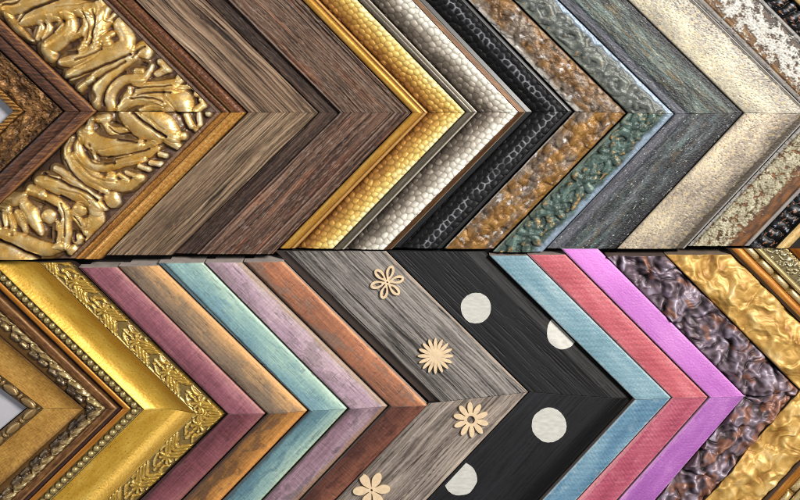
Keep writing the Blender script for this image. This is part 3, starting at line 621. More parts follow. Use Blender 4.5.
# ---- B1 bead string, ochre panel, braid, flange
def bead_string(c):
    k = c.k; p = 22.0; a = np.mod(c.u + 4, p) / p
    big = np.clip(1 - ((a - .42) / .38) ** 2, 0, 1) ** .5; sm = np.clip(1 - ((a - .92) / .09) ** 2, 0, 1) ** .5
    cs = np.abs(2 * c.s - 1.05)
    ov = np.sqrt(np.clip(1 - (cs / np.maximum(big * .78, .05)) ** 2, 0, 1)) * (big > .02); so = np.sqrt(np.clip(1 - (cs / np.maximum(sm * .6, .05)) ** 2, 0, 1)) * (sm > .02)
    hh = np.maximum(ov, .75 * so); z = 13.5 + 2.2 * c.s + 3.6 * hh; cav = z - blur(z, 3)
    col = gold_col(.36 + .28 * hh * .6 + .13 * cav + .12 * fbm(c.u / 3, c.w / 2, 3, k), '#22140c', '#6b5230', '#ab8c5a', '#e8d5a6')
    gr = np.exp(-((np.maximum(ov, so) - .12) / .12) ** 2); col = mix(col, lin('#2b1a10'), gr * .45)
    inn = ss(.16, .04, c.s); col = mix(col, lin('#5a3d22'), inn * .8)
    return z, col, .45, .36
def ochre(c):
    k = c.k; g = fbm(c.u / 5, c.w / 1.1, 3, k + 1, .65); h = fbm(c.u / 1.2, c.w / 9, 3, k + 2); n = fbm(c.u / 40, c.w / 16, 3, k)
    col = ramp(.5 + .22 * n + .26 * g + .18 * h + .10 * np.sin(c.s * 4 + .3), (0, '#6d4a1e'), (.35, '#9a6e30'), (.6, '#bb8c42'), (.85, '#d3a75a'), (1, '#e6c27c'))
    e = ss(.86, 1, c.s); col = mix(col, lin('#4a3018'), e * .5)
    z = 15 + 4.5 * (c.s - .35) ** 2 * 2 + .22 * g + .18 * h
    return z, col, .35, .5
def braid(c):
    k = c.k; L = c.u.max(); W = c.W; st = []; top = []
    rng = np.random.RandomState(3 if c.up else 4); u = -4.0; j = 0
    while u < L + 20:
        q = rng.uniform(-.6, .6); b = 1.0 if j % 2 == 0 else .78
        st.append(([(u - 3, W * .30 + q), (u + 3, W * .26 + q)], W * .30 * b, W * .26 * b, 4.2))
        st.append(([(u + 1, W * .40), (u + 6, W * .52), (u + 9, W * .66)], W * .20, W * .14, 3.4))
        st.append(([(u - 4, W * .80), (u + 1, W * .70), (u + 5, W * .60)], W * .16, W * .22, 4.8))
        st.append(([(u + 4, W * .86), (u + 8, W * .80)], W * .11, W * .09, 2.6))
        u += (14.5 if j % 2 == 0 else 11.5) + rng.uniform(-.8, .8); j += 1
    X = c.u + 1.0 * fbm(c.u / 6, c.w / 6, 3, k); Y = c.w + 1.0 * fbm(c.u / 6, c.w / 6, 3, k + 1)
    h, sd, t = relief(X, Y, st, .25)
    z = 16.5 + 1.5 * c.s + h; cav = z - blur(z, 4)
    tone = .36 + .20 * cav + .16 * fbm(c.u / 8, c.w / 5, 3, k + 3) + .55 * (c.s - .42)
    col = gold_col(tone, '#150d09', '#55412f', '#a58a58', '#f3e4b4')
    sil = ss(.0, .8, h) * ss(.66, .40, c.s); col = mix(col, ramp(tone, (0, '#0e0908'), (.35, '#33291f'), (.7, '#6b5f52'), (1, '#d6c7a6')), sil * .8)
    floor = (h < .3); col = mix(col, mix(lin('#7a5527'), lin('#6b452a'), ss(.4, .7, c.s)), floor * .7)
    gr = np.exp(-((h - .5) / .35) ** 2) * (h > .01); col = mix(col, lin('#1c100a'), gr * .6)
    return z, col, .4, .32
def flange(c):
    k = c.k; s = c.s; g = fbm(c.u / 24, c.w / 1.3, 3, k); n = fbm(c.u / 6, c.w / 4, 3, k + 2)
    col = ramp(.5 + .35 * g + .2 * n, (0, '#2c180c'), (.4, '#5b3a20'), (.7, '#80582f'), (1, '#b58a52'))
    z = 19.5 + 1.5 * half(np.clip(s / .7, 0, 1)) * (s < .7) * .8 + .3 * n; gv = ss(.68, .80, s); z = z - 5 * gv
    col = mix(col, lin('#1a1012' if c.up else '#3a2c30'), gv * .85); hl = np.exp(-((s - .62) / .05) ** 2); col = mix(col, lin('#c99e70'), hl * .5)
    return z, col, .2, .4

# ---- B2
def copper_band(c):
    n = fbm(c.u / 20, c.w / 2, 3, c.k); col = ramp(.5 + .3 * n + .3 * (c.s - .5), (0, '#6d3a10'), (.4, '#a9681f'), (.8, '#c98c38'), (1, '#dcae62'))
    return 17 + 2.4 * half(.1 + .8 * c.s), col, .45, .38
def pearls(c):
    k = c.k; p = 7.6; a = (np.mod(c.u, p) - p / 2); cw = (c.s - .46) * c.W; R = min(p * .48, c.W * .40)
    q = np.hypot(a, cw) / R; b = np.sqrt(np.clip(1 - q * q, 0, 1)); bid = np.floor(c.u / p)
    rim = half(np.clip((c.s - .84) / .16, 0, 1)) * (c.s > .84)
    z = 16 + 3.4 * b + 2.2 * rim; n = fbm(c.u / 3, c.w / 3, 3, k)
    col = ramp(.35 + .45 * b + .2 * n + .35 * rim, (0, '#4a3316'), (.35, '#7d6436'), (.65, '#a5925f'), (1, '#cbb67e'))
    gv = np.exp(-((c.s - .84) / .04) ** 2) + np.exp(-((q - 1.03) / .12) ** 2) * .7; col = mix(col, lin('#3a2410'), np.clip(gv, 0, 1) * .6)
    return z, col, .5, .32
def gold_cove(c):
    k = c.k; s = c.s; n = fbm(c.u / 30, c.w / 9, 4, k); f = fbm(c.u / 2.2, c.w / 2.2, 3, k + 1); g = fbm(c.u / 60, c.w / 2.5, 3, k + 2)
    z = 19.5 - 8.5 * np.sin(np.pi * np.clip(s, 0, 1)) ** .9 + 5.0 * s + .10 * f
    col = ramp(.55 + .25 * n + .10 * f + .10 * g, (0, '#936a1c'), (.35, '#c0922c'), (.65, '#d8ad44'), (1, '#ecd07c'))
    pit = ss(.48, .6, fbm(c.u / 2.6, c.w / 2, 2, k + 5)); col = mix(col, lin('#7a5620'), pit * .5)
    tr = ss(.55, 1., s + .1 * n); col = mix(col, lin('#a87c28'), tr * .4)
    return z, col, .42, .36 + .05 * n
def leaf_border(c):
    k = c.k; L = c.u.max(); W = c.W; st = []; rng = np.random.RandomState(12 if c.up else 19); u = 0.
    while u < L + 30:
        fl = 1 if rng.rand() < .5 else -1; m = .5 * W
        P = lambda a, b: (u + a, m + fl * b * W)
        for j in range(4):
            o = j * 4.6; st.append(([P(o, .46), P(5 + o, .30), P(12 + o, .06)], 1.3, 2.3, 2.6)); st.append(([P(o + 2, -.44), P(7 + o, -.26), P(13 + o, -.04)], 1.2, 2.1, 2.4))
        for j in range(5):
            a = -1.4 + j * .7; st.append(([P(26, 0), (u + 26 + 6.4 * math.cos(a), m + 6.4 * math.sin(a))], 1.2, 2.3, 2.9))
        st.append(([P(25, 0)], 2.4, 2.4, 3.6)); st.append(([P(31, .36), P(37, .2), P(43, .30)], 1.3, 2.0, 2.5)); st.append(([P(30, -.36), P(36, -.3), P(42, -.12)], 1.3, 2.0, 2.5))
        st.append(([P(34, 0), P(44, .02)], 1.7, 2.1, 2.8)); st.append(([P(17, .36), P(23, .40)], 1.2, 1.6, 2.2)); st.append(([P(19, -.38), P(25, -.40)], 1.2, 1.6, 2.2))
        u += 44 + rng.uniform(-4, 2)
    h, sd, t = relief(c.u + 1.1 * fbm(c.u / 5, c.w / 5, 2, k), c.w + 1.1 * fbm(c.u / 5, c.w / 5, 2, k + 1), st, .3)
    z = 22.5 - 1.5 * c.s + h * .9; cav = z - blur(z, 3); inl = ss(.10, .04, c.s); out = ss(.9, .97, c.s)
    tone = .48 + .24 * cav + .14 * fbm(c.u / 9, c.w / 5, 3, k + 3) + .10 * (h > .3)
    col = gold_col(tone, '#3c2c14', '#846a34', '#c59d42', '#f6e69e'); fl = (h < .3); col = mix(col, lin('#7a6844'), fl * .6); col = mix(col, lin('#d8b060'), inl * .8); col = mix(col, lin('#2a1a10'), out * .9)
    return z - 4 * out + .8 * inl, col, .45, .32
def dark_fillet(h, z=12., drop=6.):
    def f(c):
        n = fbm(c.u / 20, c.w / 3, 3, c.k); return z - drop * c.s, lin(h) * (1 + .25 * n)[..., None], 0, .6
    return f

# ---- crumpled foil
def facets(x, y, seed):         # linear noise on a triangle lattice: flat facets meeting in creases
    s = (x + y) * .3660254; i = np.floor(x + s); j = np.floor(y + s); a = x + s - i; b = y + s - j
    h00 = _h(i, j, seed); h11 = _h(i + 1, j + 1, seed); h10 = _h(i + 1, j, seed); h01 = _h(i, j + 1, seed)
    return np.where(a > b, h00 + (h10 - h00) * a + (h11 - h10) * b, h00 + (h01 - h00) * b + (h11 - h01) * a) - .5
def crumple(c, amp, sc, k):
    x = c.x / sc; y = c.y / sc
    wx = fbm(x * .9, y * .9, 2, k); wy = fbm(x * .9 + 9, y * .9, 2, k + 1)
    X = x + .7 * wx; Y = y + .7 * wy
    a = 1 - np.abs(perlin(X * 1.1, Y * 1.1, k + 2)) ; b = 1 - np.sqrt(perlin(X * 2.1 + 3, Y * 2.1, k + 3) ** 2 + .004); d = 1 - np.sqrt(perlin(X * 4.2 + 1, Y * 4.2, k + 4) ** 2 + .01); e = perlin(X * .6, Y * .6, k + 6)
    f1, f2, idv = worley(X * .95, Y * .95, k + 5)
    pl = (idv - .5)
    return amp * (.75 * np.clip(a, 0, 1) ** 1.5 + .30 * b + .07 * d + .5 * e - .55 * f1), idv
def purple_foil(c):
    k = 71 if c.up else 75; x = c.x / 27; y = c.y / 27
    X = x + .45 * fbm(x, y, 3, k); Y = y + .45 * fbm(x + 5, y, 3, k + 1)
    p1 = np.sqrt(perlin(X, Y, k + 2) ** 2 + .0015); p2 = np.sqrt(perlin(X * 2.1, Y * 2.1, k + 3) ** 2 + .004)
    h = 11.5 * (.95 * p1 ** .8 + 0.28 * p2 + 1.15 * facets(X * 1.2, Y * 1.2, k + 5) + .50 * facets(X * 2.6 + 3, Y * 2.6, k + 6) + .14 * facets(X * 6, Y * 6 + 2, k + 7))
    h = .5 * h + .5 * blur(h, 1) + .25 * ridged(X * 8, Y * 8, 2, k + 8); n = fbm(c.u / 26, c.w / 12, 3, c.k)
    z = 15 + h + 3 * half(.05 + .9 * c.s); cav = z - blur(z, 5)
    col = ramp(.44 + .16 * cav + .32 * n, (0, '#0f0a0c'), (.28, '#40353a'), (.5, '#75656f'), (.72, '#a79cab'), (1, '#dcd9e4'))  # fold highlights and crease shade are painted in through this ramp
    cop = ss(.10, .42, fbm(c.u / 20, c.w / 10, 3, c.k + 4) + .34 * (c.s - .55) + (-.10 if c.up else .16)); col = mix(col, ramp(.5 + .18 * cav, (0, '#22120e'), (.4, '#704634'), (.7, '#a57156'), (1, '#dcb296')), cop * .8)
    return z + edge(c, 2), col, .25, .46 + .1 * p2
def gold_foil(c):
    k = 91 if c.up else 97; x = c.x / 32; y = c.y / 32
    X = x + .5 * fbm(x, y, 3, k); Y = y + .5 * fbm(x + 5, y, 3, k + 1)
    a = 1 - np.sqrt(perlin(X * 1.2, Y * 1.2, k + 2) ** 2 + .002)
    h = 8.0 * (.55 * a + 1.0 * facets(X * 1.15, Y * 1.15, k + 5) + .42 * facets(X * 2.7 + 3, Y * 2.7, k + 6) + .12 * facets(X * 7, Y * 7 + 2, k + 7) + .3 * perlin(x * .7, y * .7, k + 9))
    h = .5 * h + .5 * blur(h, 1) + .22 * ridged(X * 9, Y * 9, 2, k + 8); n = fbm(c.u / 26, c.w / 12, 3, c.k)
    z = 14.5 + h + 3 * half(.05 + .9 * c.s); cav = z - blur(z, 6)
    col = ramp(.53 + .14 * cav + .32 * n, (0, '#4a2e10'), (.3, '#94692c'), (.58, '#c0984f'), (.82, '#dcbd80'), (1, '#f0dfb6'))
    return z + edge(c, 2), col, .25, .50
# ---- B15
def orn_orange(c):
    n = fbm(c.u / 20, c.w / 2, 3, c.k); s = c.s; col = ramp(.5 + .3 * n, (0, '#5a2f0c'), (.5, '#a3661f'), (1, '#d09a48'))
    z = 18 + 3 * half(s) ; return z, mix(col, lin('#4a382c'), ss(.32, .22, s)), .4, .36
def orn_beads(c):
    p = 21.; a = np.mod(c.u, p) / p; r = np.clip(1 - ((a - .5) / .46) ** 2, 0, 1) ** .5; b = half(c.s)
    z = 17 + 4 * r * b; tx = np.sin(c.u * 2.2) * np.sin(c.w * 2.4)
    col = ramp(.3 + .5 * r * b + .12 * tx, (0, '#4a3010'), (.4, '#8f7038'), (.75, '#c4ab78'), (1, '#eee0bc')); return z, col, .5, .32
def orn_ridge(c):
    n = fbm(c.u / 30, c.w / 2, 3, c.k); col = ramp(.5 + .3 * n, (0, '#8b7438'), (.5, '#c2ad78'), (1, '#e8dcb2')); return 20 + 3.5 * half(c.s), col, .5, .28
def filigree(c):
    k = c.k; X = c.u / 6.5 + .6 * fbm(c.u / 9, c.w / 9, 2, k); Y = c.w / 6.5 + .6 * fbm(c.u / 9, c.w / 9, 2, k + 2)
    r = ridged(X, Y, 2, k + 3); h = ss(.74, .92, r) * np.sin(np.pi * np.clip(c.s, 0, 1)) ** .5
    z = 15 + 1.5 * c.s + 2.6 * h; col = ramp(.25 + .65 * h + .15 * fbm(c.u / 3, c.w / 3, 2, k + 6), (0, '#4e4326'), (.4, '#8c7f5a'), (.75, '#b9b090'), (1, '#e4dfc8'))
    dots = (np.sin(c.u * 2 * math.pi / 2.6) * np.sin(c.w * 2 * math.pi / 2.6) > .2) & (c.s > .82); z = z + .7 * dots; col = mix(col, lin('#d8b272'), dots * .7)
    return z, col, .45, .32
def orn_outer(c):
    n = fbm(c.u / 20, c.w / 2.4, 3, c.k); s = c.s; col = ramp(.5 + .3 * n + .2 * (s - .5), (0, '#4d2408'), (.4, '#93500f'), (.8, '#bd7a28'), (1, '#d8a050'))
    return 17 + 5 * np.sin(s * math.pi * .9), mix(col, lin('#241409'), ss(.12, .03, s)), .4, .34

# ------------------------------------------------------------------ the upper row  (apex, upper point, lower point)
TOP = (-45, 248.5); 
L = {}
L['t0'] = ((11, 111), (0, 100.5), (0, 121.5)); L['t1'] = ((97, 111.3), (0, 19), (0, 204.5)); L['t2'] = ((247, 112.4), (134, 0), (110, 250))
L['t3'] = ((318, 112.6), (205, 0), (179, 248)); L['t4'] = ((411, 112.6), (301, 0), (278, 248.7)); L['t5'] = ((465, 112), (357, 0), (334, 247.5))
L['t6'] = ((526, 112), (419.5, 0), (393, 248)); L['t7'] = ((573, 111.5), (466, 0), (443, 247.5)); L['t8'] = ((626, 113), (512, 0), (493.6, 248.7))
L['t9'] = ((675, 114), (559, 0), (546, 249)); L['t10'] = ((743, 113), (627, 0), (617, 247.5)); L['t11'] = ((811, 114), (694, 0), (685, 248))
L['t12'] = ((877, 113), (764, 0), (749, 247)); L['t13'] = ((922, 113), (809, 0), (789, 248))

frame_corner('mottled gold frame corner with dark walnut edge, at the left end of the upper row', L['t0'], L['t1'],
    [(0, .13, 'rope_trim', rope, M_GILT), (.135, .59, 'liner', mottled, M_GILT), (.615, 1, 'walnut_edge', walnut, M_PAINT)], TOP, '#2a1a12', gap=0, under=0)
frame_corner('broad gilded frame corner carved with large acanthus scrolls, brown edged', L['t1'], L['t2'],
    [(0, .79, 'carved_panel', carved, M_GILT), (.79, 1, 'beaded_edge', carved_edge, M_GILT)], (-45, 259), '#3a2414', gap=.8, under=0)
frame_corner('plain weathered grey-brown wood frame corner right of the carved gold one', L['t2'], L['t3'],
    [(0, 1, 'plank', wood([(0, '#291e18'), (.35, '#5f4c3e'), (.6, '#806a58'), (.85, '#9d8671'), (1.1, '#bba993')],
                          [(0, '#291f18'), (.35, '#645242'), (.6, '#88735e'), (.85, '#a8957e'), (1.1, '#c6b8a5')], 20, .75, 3.6), M_WOOD)], (-45, 255), '#1e1612')
frame_corner('reddish brown wood frame corner with a sunken dark channel along its inside', L['t3'], L['t4'], [(0, 1, 'plank', planked, M_WOOD)], (-45, 254), '#1e1614', gap=.6)
frame_corner('hammered yellow gold frame corner with a smooth gold inner bead', L['t4'], L['t5'],
    [(0, .30, 'inner_bead', gold_bead, M_GILT), (.30, 1, 'hammered_face', ham_gold, M_LEATHER)], TOP, '#4a3012', under=0)
frame_corner('hammered silver white frame corner with pewter inner bead and bronze lip', L['t5'], L['t6'],
    [(0, .20, 'inner_bead', pewter_bead, M_GILT), (.20, .87, 'hammered_face', ham_silver, M_LEATHER), (.87, 1, 'outer_lip', bronze_lip, M_GILT)], (-45, 249.5), '#2a1c12', gap=.5, under=0)
frame_corner('hammered black frame corner with silver rings round the dimples', L['t6'], L['t7'],
    [(0, .14, 'inner_lip', black_lip, M_LAC), (.14, .88, 'hammered_face', ham_black, M_DULL), (.88, 1, 'outer_lip', black_rim, M_LAC)], TOP, '#0c0b0b', gap=.6, under=0)
frame_corner('rusty ochre frame corner with worn flowers and whitish patches, beside the black one', L['t7'], L['t8'], [(0, 1, 'face', rusted, M_STONE)], TOP, '#120d0a', gap=2.2)
frame_corner('grey-green verdigris frame corner with floral relief and pale blue rim', L['t8'], L['t9'], [(0, 1, 'face', verdigris, M_STONE)], (-45, 252), '#1a1c1f', gap=2.6)
frame_corner('wide dark slate green frame corner with scuffed distressed paint', L['t9'], L['t10'], [(0, 1, 'face', slate, M_STONE)], TOP, '#1b1a1e', gap=.6)
frame_corner('cream stone-textured frame corner with a thin dark outer edge', L['t10'], L['t11'], [(0, 1, 'face', stone, M_SHELL)], TOP, '#4a443e', gap=1.0)
frame_corner('rust brown frame corner with flaking white paint between grey rims', L['t11'], L['t12'], [(0, 1, 'face', flaking, M_STONE)], (-45, 246), '#4a4541', gap=1.2)
frame_corner('glossy black reeded frame corner with straw gold bar, at the upper row right end', L['t12'], L['t13'],
    [(0, .66, 'reeded_face', reeds, M_DULL), (.66, 1, 'outer_bar', straw_bar, M_GILT)], (-45, 248), '#14100e', gap=1.5, under=0)

# ------------------------------------------------------------------ the lower row
BOT = 545
L['b0'] = ((25, 410), (0, 391.5), (0, 431)); L['b1'] = ((122, 408.5), (0, 290.5), (31, 497.5)); L['b2'] = ((226, 414), (77, 268), (138, 501))
L['b3'] = ((265, 414), (117, 267), (181, 500)); L['b4'] = ((307, 411), (158.6, 266), (222, 499)); L['b5'] = ((347, 409), (203, 263), (262.4, 499))
L['b6'] = ((387.5, 406.5), (241.6, 262.7), (300, 499)); L['b7'] = ((427.5, 406), (283, 262), (338, 497)); L['b7b'] = ((428, 403), (283.5, 262), (338, 497))
L['b8'] = ((528, 392), (385, 250), (427, 499)); L['b9'] = ((634, 399.5), (488, 255), (542, 499)); L['b10'] = ((671, 397.6), (527, 255), (577, 499))
L['b11'] = ((708, 397), (564, 253), (618.5, 498)); L['b12'] = ((744, 395.5), (596, 247), (656, 497.5)); L['b13'] = ((799, 390.5), (664, 255), (704, 499))
L['b14'] = ((866, 388), (727, 249), (764, 499)); L['b15'] = ((958, 388), (819, 249), (856, 499))

frame_corner('antique ochre gold frame corner with dark braid relief, at the lower row left end', L['b0'], L['b1'],
    [(0, .18, 'bead_string', bead_string, M_GILT), (.18, .60, 'ochre_panel', ochre, M_PAINT), (.60, .84, 'braid', braid, M_GILT), (.84, 1, 'flange', flange, M_PAINT)], (240, BOT), '#2a1a12', gap=0, under=0)
frame_corner('bright gold cove frame corner with pearl beading inside and leaf border outside', L['b1'], L['b2'],
    [(0, .075, 'copper_band', copper_band, M_GILT), (.075, .205, 'pearl_beading', pearls, M_GILT), (.205, .70, 'cove', gold_cove, M_GILT), (.70, 1, 'leaf_border', leaf_border, M_GILT)], (262, BOT), '#2a1a10', gap=.6, under=0)
frame_corner('maroon painted frame corner, narrow, next to the bright gold cove', L['b2'], L['b3'],
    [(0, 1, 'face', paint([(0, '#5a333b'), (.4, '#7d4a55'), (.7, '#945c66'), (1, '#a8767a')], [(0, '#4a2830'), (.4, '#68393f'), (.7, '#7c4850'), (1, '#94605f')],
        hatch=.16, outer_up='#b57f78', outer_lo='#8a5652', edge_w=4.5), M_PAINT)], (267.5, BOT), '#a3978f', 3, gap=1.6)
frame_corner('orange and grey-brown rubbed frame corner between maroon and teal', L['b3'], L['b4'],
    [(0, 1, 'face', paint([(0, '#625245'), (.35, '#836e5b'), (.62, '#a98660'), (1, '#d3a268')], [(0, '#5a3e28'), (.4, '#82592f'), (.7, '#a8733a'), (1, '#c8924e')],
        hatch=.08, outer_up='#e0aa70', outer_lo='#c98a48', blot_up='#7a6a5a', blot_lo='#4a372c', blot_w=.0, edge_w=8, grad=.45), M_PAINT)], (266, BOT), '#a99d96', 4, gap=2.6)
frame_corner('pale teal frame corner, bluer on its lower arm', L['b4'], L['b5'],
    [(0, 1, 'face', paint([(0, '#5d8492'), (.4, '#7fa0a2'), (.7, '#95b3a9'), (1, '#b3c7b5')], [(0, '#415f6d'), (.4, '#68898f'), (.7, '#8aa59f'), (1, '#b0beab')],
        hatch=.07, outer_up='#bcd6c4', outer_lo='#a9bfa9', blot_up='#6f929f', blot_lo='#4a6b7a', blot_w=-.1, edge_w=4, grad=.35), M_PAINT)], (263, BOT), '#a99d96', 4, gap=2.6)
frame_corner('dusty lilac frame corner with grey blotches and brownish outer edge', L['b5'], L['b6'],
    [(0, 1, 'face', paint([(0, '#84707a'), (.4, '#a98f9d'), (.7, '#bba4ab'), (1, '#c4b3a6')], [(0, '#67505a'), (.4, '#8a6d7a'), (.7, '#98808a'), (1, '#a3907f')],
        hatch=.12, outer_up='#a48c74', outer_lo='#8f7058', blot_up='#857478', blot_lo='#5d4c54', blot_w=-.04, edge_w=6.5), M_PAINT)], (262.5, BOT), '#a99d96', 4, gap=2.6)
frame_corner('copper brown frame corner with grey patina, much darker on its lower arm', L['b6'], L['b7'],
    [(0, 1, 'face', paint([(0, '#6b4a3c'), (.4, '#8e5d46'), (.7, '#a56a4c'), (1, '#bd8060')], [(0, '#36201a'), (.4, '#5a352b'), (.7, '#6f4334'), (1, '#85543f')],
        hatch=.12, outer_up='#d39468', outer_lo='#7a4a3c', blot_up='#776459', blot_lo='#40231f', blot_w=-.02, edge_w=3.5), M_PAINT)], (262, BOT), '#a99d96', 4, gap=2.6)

WOOD_UP = [(0, '#2f2c2b'), (.3, '#5f5a57'), (.5, '#85807b'), (.75, '#a39c96'), (1.1, '#c2bbb3')]
WOOD_LO = [(0, '#322c29'), (.3, '#625852'), (.5, '#867b73'), (.75, '#a3988e'), (1.1, '#c4bbb1')]
flower_frame = frame_corner('wide grey driftwood frame corner decorated with four pale wooden flowers', L['b7b'], L['b8'],
    [(0, .115, 'inner_fillet', dark_fillet('#453b37', 13., -4.), M_PAINT, 'upper'), (.115, 1, 'plank', wood(WOOD_UP, WOOD_LO, 21, .8, 3.4, edge_tint='#b3a191', inner_dark=.35, tint=(1, .99, .985), gr=.62), M_WOOD, 'upper'),
     (0, 1, 'plank', wood(WOOD_UP, WOOD_LO, 21, .8, 3.4, edge_tint='#b3a191', inner_dark=.25, tint=(1, .98, .96), gr=.62), M_WOOD, 'lower')], (251, BOT), '#2a2320', gap=1.0, under=.1)

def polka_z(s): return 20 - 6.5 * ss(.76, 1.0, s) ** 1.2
def polka(c):
    z, col, m, r = wood([(0, '#08080a'), (.35, '#18181b'), (.6, '#242428'), (.85, '#303035'), (1.1, '#424247')], [(0, '#08080a'), (.35, '#17171a'), (.6, '#222226'), (.85, '#2e2e33'), (1.1, '#3e3e43')], 0, .3, 3.0, tint=(.95, .97, 1.0), gr=.45)(c)
    sh = ss(.52, .97, c.s); col = col * (1 - .78 * sh)[..., None]  # shadow along the outer edge, painted into the colour
    sp = ss(.62, .7, fbm(c.u / 2, c.w / 2, 2, c.k + 30)) * ss(.2, .5, fbm(c.u / 25, c.w / 25, 2, c.k + 31)); col = col * .66
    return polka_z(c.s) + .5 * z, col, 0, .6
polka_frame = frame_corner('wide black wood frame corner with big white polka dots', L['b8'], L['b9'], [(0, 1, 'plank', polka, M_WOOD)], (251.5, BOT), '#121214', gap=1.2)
frame_corner('pale blue frame corner with canvas-like texture right of the polka dots', L['b9'], L['b10'],
    [(0, 1, 'face', weave([(0, '#5a7f8c'), (.5, '#7596a3'), (1, '#98b0b5')], [(0, '#3b5f78'), (.5, '#587e96'), (1, '#7d9cab')]), M_CLOTH)], (255.5, BOT), '#8d7f78', 3, gap=1.0)
frame_corner('rose pink frame corner between pale blue and orchid', L['b10'], L['b11'],
    [(0, 1, 'face', weave([(0, '#a04652'), (.5, '#b75b65'), (1, '#c9777f')], [(0, '#80344a'), (.5, '#9e465c'), (1, '#b36275')], pale='#e0a0a4'), M_CLOTH)], (254.5, BOT), '#8d7f78', 3)
frame_corner('orchid violet smooth frame corner beside the crumpled purple one', L['b11'], L['b12'],
    [(0, 1, 'face', weave([(0, '#a45aa6'), (.5, '#b86eba'), (1, '#c782c6')], [(0, '#84488e'), (.5, '#9a59a2'), (1, '#ad72b2')], z0=22, px=3.4, amt=.05, pale='#d8a4d8', top='#d583d4'), M_CLOTH)], (248.5, BOT), '#b9a3b8', 2, gap=1.4)
frame_corner('crumpled purple-grey frame corner with coppery glints', L['b12'], L['b13'], [(0, 1, 'face', purple_foil, M_GILT)], (256, BOT), '#5a4a44', 4, gap=1.4)
frame_corner('crumpled pale gold leaf frame corner', L['b13'], L['b14'], [(0, 1, 'face', gold_foil, M_GILT)], (255, BOT), '#6e5f52', 4, gap=2.0)
frame_corner('ornate gold frame corner with silvery filigree band, at the lower row right end', L['b14'], L['b15'],
    [(0, .17, 'inner_band', orn_orange, M_GILT), (.17, .29, 'oval_beading', orn_beads, M_GILT), (.29, .37, 'ridge', orn_ridge, M_GILT), (.37, .66, 'filigree', filigree, M_GILT), (.66, 1, 'outer_band', orn_outer, M_GILT)], (248.5, BOT), '#3a2614', gap=.8, under=0)

for o in list(C.objects):
    if o.parent is None and o.get('label'):
        for key, txt in (('pale teal', 'bluer lower rail'), ('copper brown', 'dark brown lower rail'), ('verdigris', 'greener lower rail with gold blobs'), ('flaking', 'greenish cracked lower rail'), ('carved with', 'lower rail with brighter gold edge')):
            if key in o['label']:
                kids = [q for q in o.children if q.name.startswith('rail')]; kids[1]['label'] = txt
# ------------------------------------------------------------------ wooden flowers and dots
M_FLOWER = flatmat('pale_birch', '#d6bd9a', .6, .12, 260)
M_DOT = flatmat('chalk_white_paint', '#bcbab3', .65, .13, 1)
for n_ in M_DOT.node_tree.nodes:
    if n_.type == 'TEX_NOISE':
        mp_ = M_DOT.node_tree.nodes.new('ShaderNodeMapping'); mp_.inputs['Scale'].default_value = (140, 420, 200); mp_.inputs['Rotation'].default_value = (0, 0, .8)
        tc_ = [q for q in M_DOT.node_tree.nodes if q.type == 'TEX_COORD'][0]
        M_DOT.node_tree.links.new(tc_.outputs['Object'], mp_.inputs[0]); M_DOT.node_tree.links.new(mp_.outputs[0], n_.inputs['Vector'])

def poly_obj(name, outline, holes, z, thick, parent, material):
    cu = bpy.data.curves.new(name, 'CURVE'); cu.dimensions = '2D'; cu.fill_mode = 'BOTH'; cu.extrude = thick / 2 * MM; cu.bevel_depth = .25 * MM; cu.bevel_resolution = 2; cu.offset = -.25 * MM
    for pts in [outline] + holes:
        sp = cu.splines.new('POLY'); sp.points.add(len(pts) - 1); sp.use_cyclic_u = True
        for p, (x, y) in zip(sp.points, pts): p.co = ((x - 400) * MM, (250 - y) * MM, 0, 1)
    tmp = bpy.data.objects.new(name + '_curve', cu); C.objects.link(tmp)
    bpy.context.view_layer.update()
    me = bpy.data.meshes.new_from_object(tmp.evaluated_get(bpy.context.evaluated_depsgraph_get()))
    bpy.data.objects.remove(tmp); bpy.data.curves.remove(cu)
    me.materials.clear(); me.materials.append(material); me.name = name
    o = bpy.data.objects.new(name, me); C.objects.link(o); o.parent = parent; o.location.z = z * MM
    return o

def petal_outline(cx, cy, n, rot, hub, rc, la, wb, power=2., N=720):
    """petals = ellipses centred at radius rc with half length la and half width wb, seen from the hub"""
    out = []
    for i in range(N):
        th = 2 * math.pi * i / N; r = hub
        for k in range(n):
            a = th - (rot + 2 * math.pi * k / n); a = (a + math.pi) % (2 * math.pi) - math.pi
            if abs(a) > math.pi / 2: continue
            ca, sa = math.cos(a), math.sin(a)
            A = (ca / la) ** 2 + (sa / wb) ** 2; B = -2 * rc * ca / la ** 2; K = (rc / la) ** 2 - 1
            dd = B * B - 4 * A * K
            if dd > 0: r = max(r, (-B + math.sqrt(dd)) / (2 * A))
        out.append((cx + r * math.cos(th), cy - r * math.sin(th)))
    return out
def circle(cx, cy, r, n=24): return [(cx + r * math.cos(2 * math.pi * i / n), cy + r * math.sin(2 * math.pi * i / n)) for i in range(n)]
def ell(cx, cy, a, b, rot, n=28):
    return [(cx + a * math.cos(t) * math.cos(rot) - b * math.sin(t) * math.sin(rot), cy - (a * math.cos(t) * math.sin(rot) + b * math.sin(t) * math.cos(rot))) for t in [2 * math.pi * i / n for i in range(n)]]

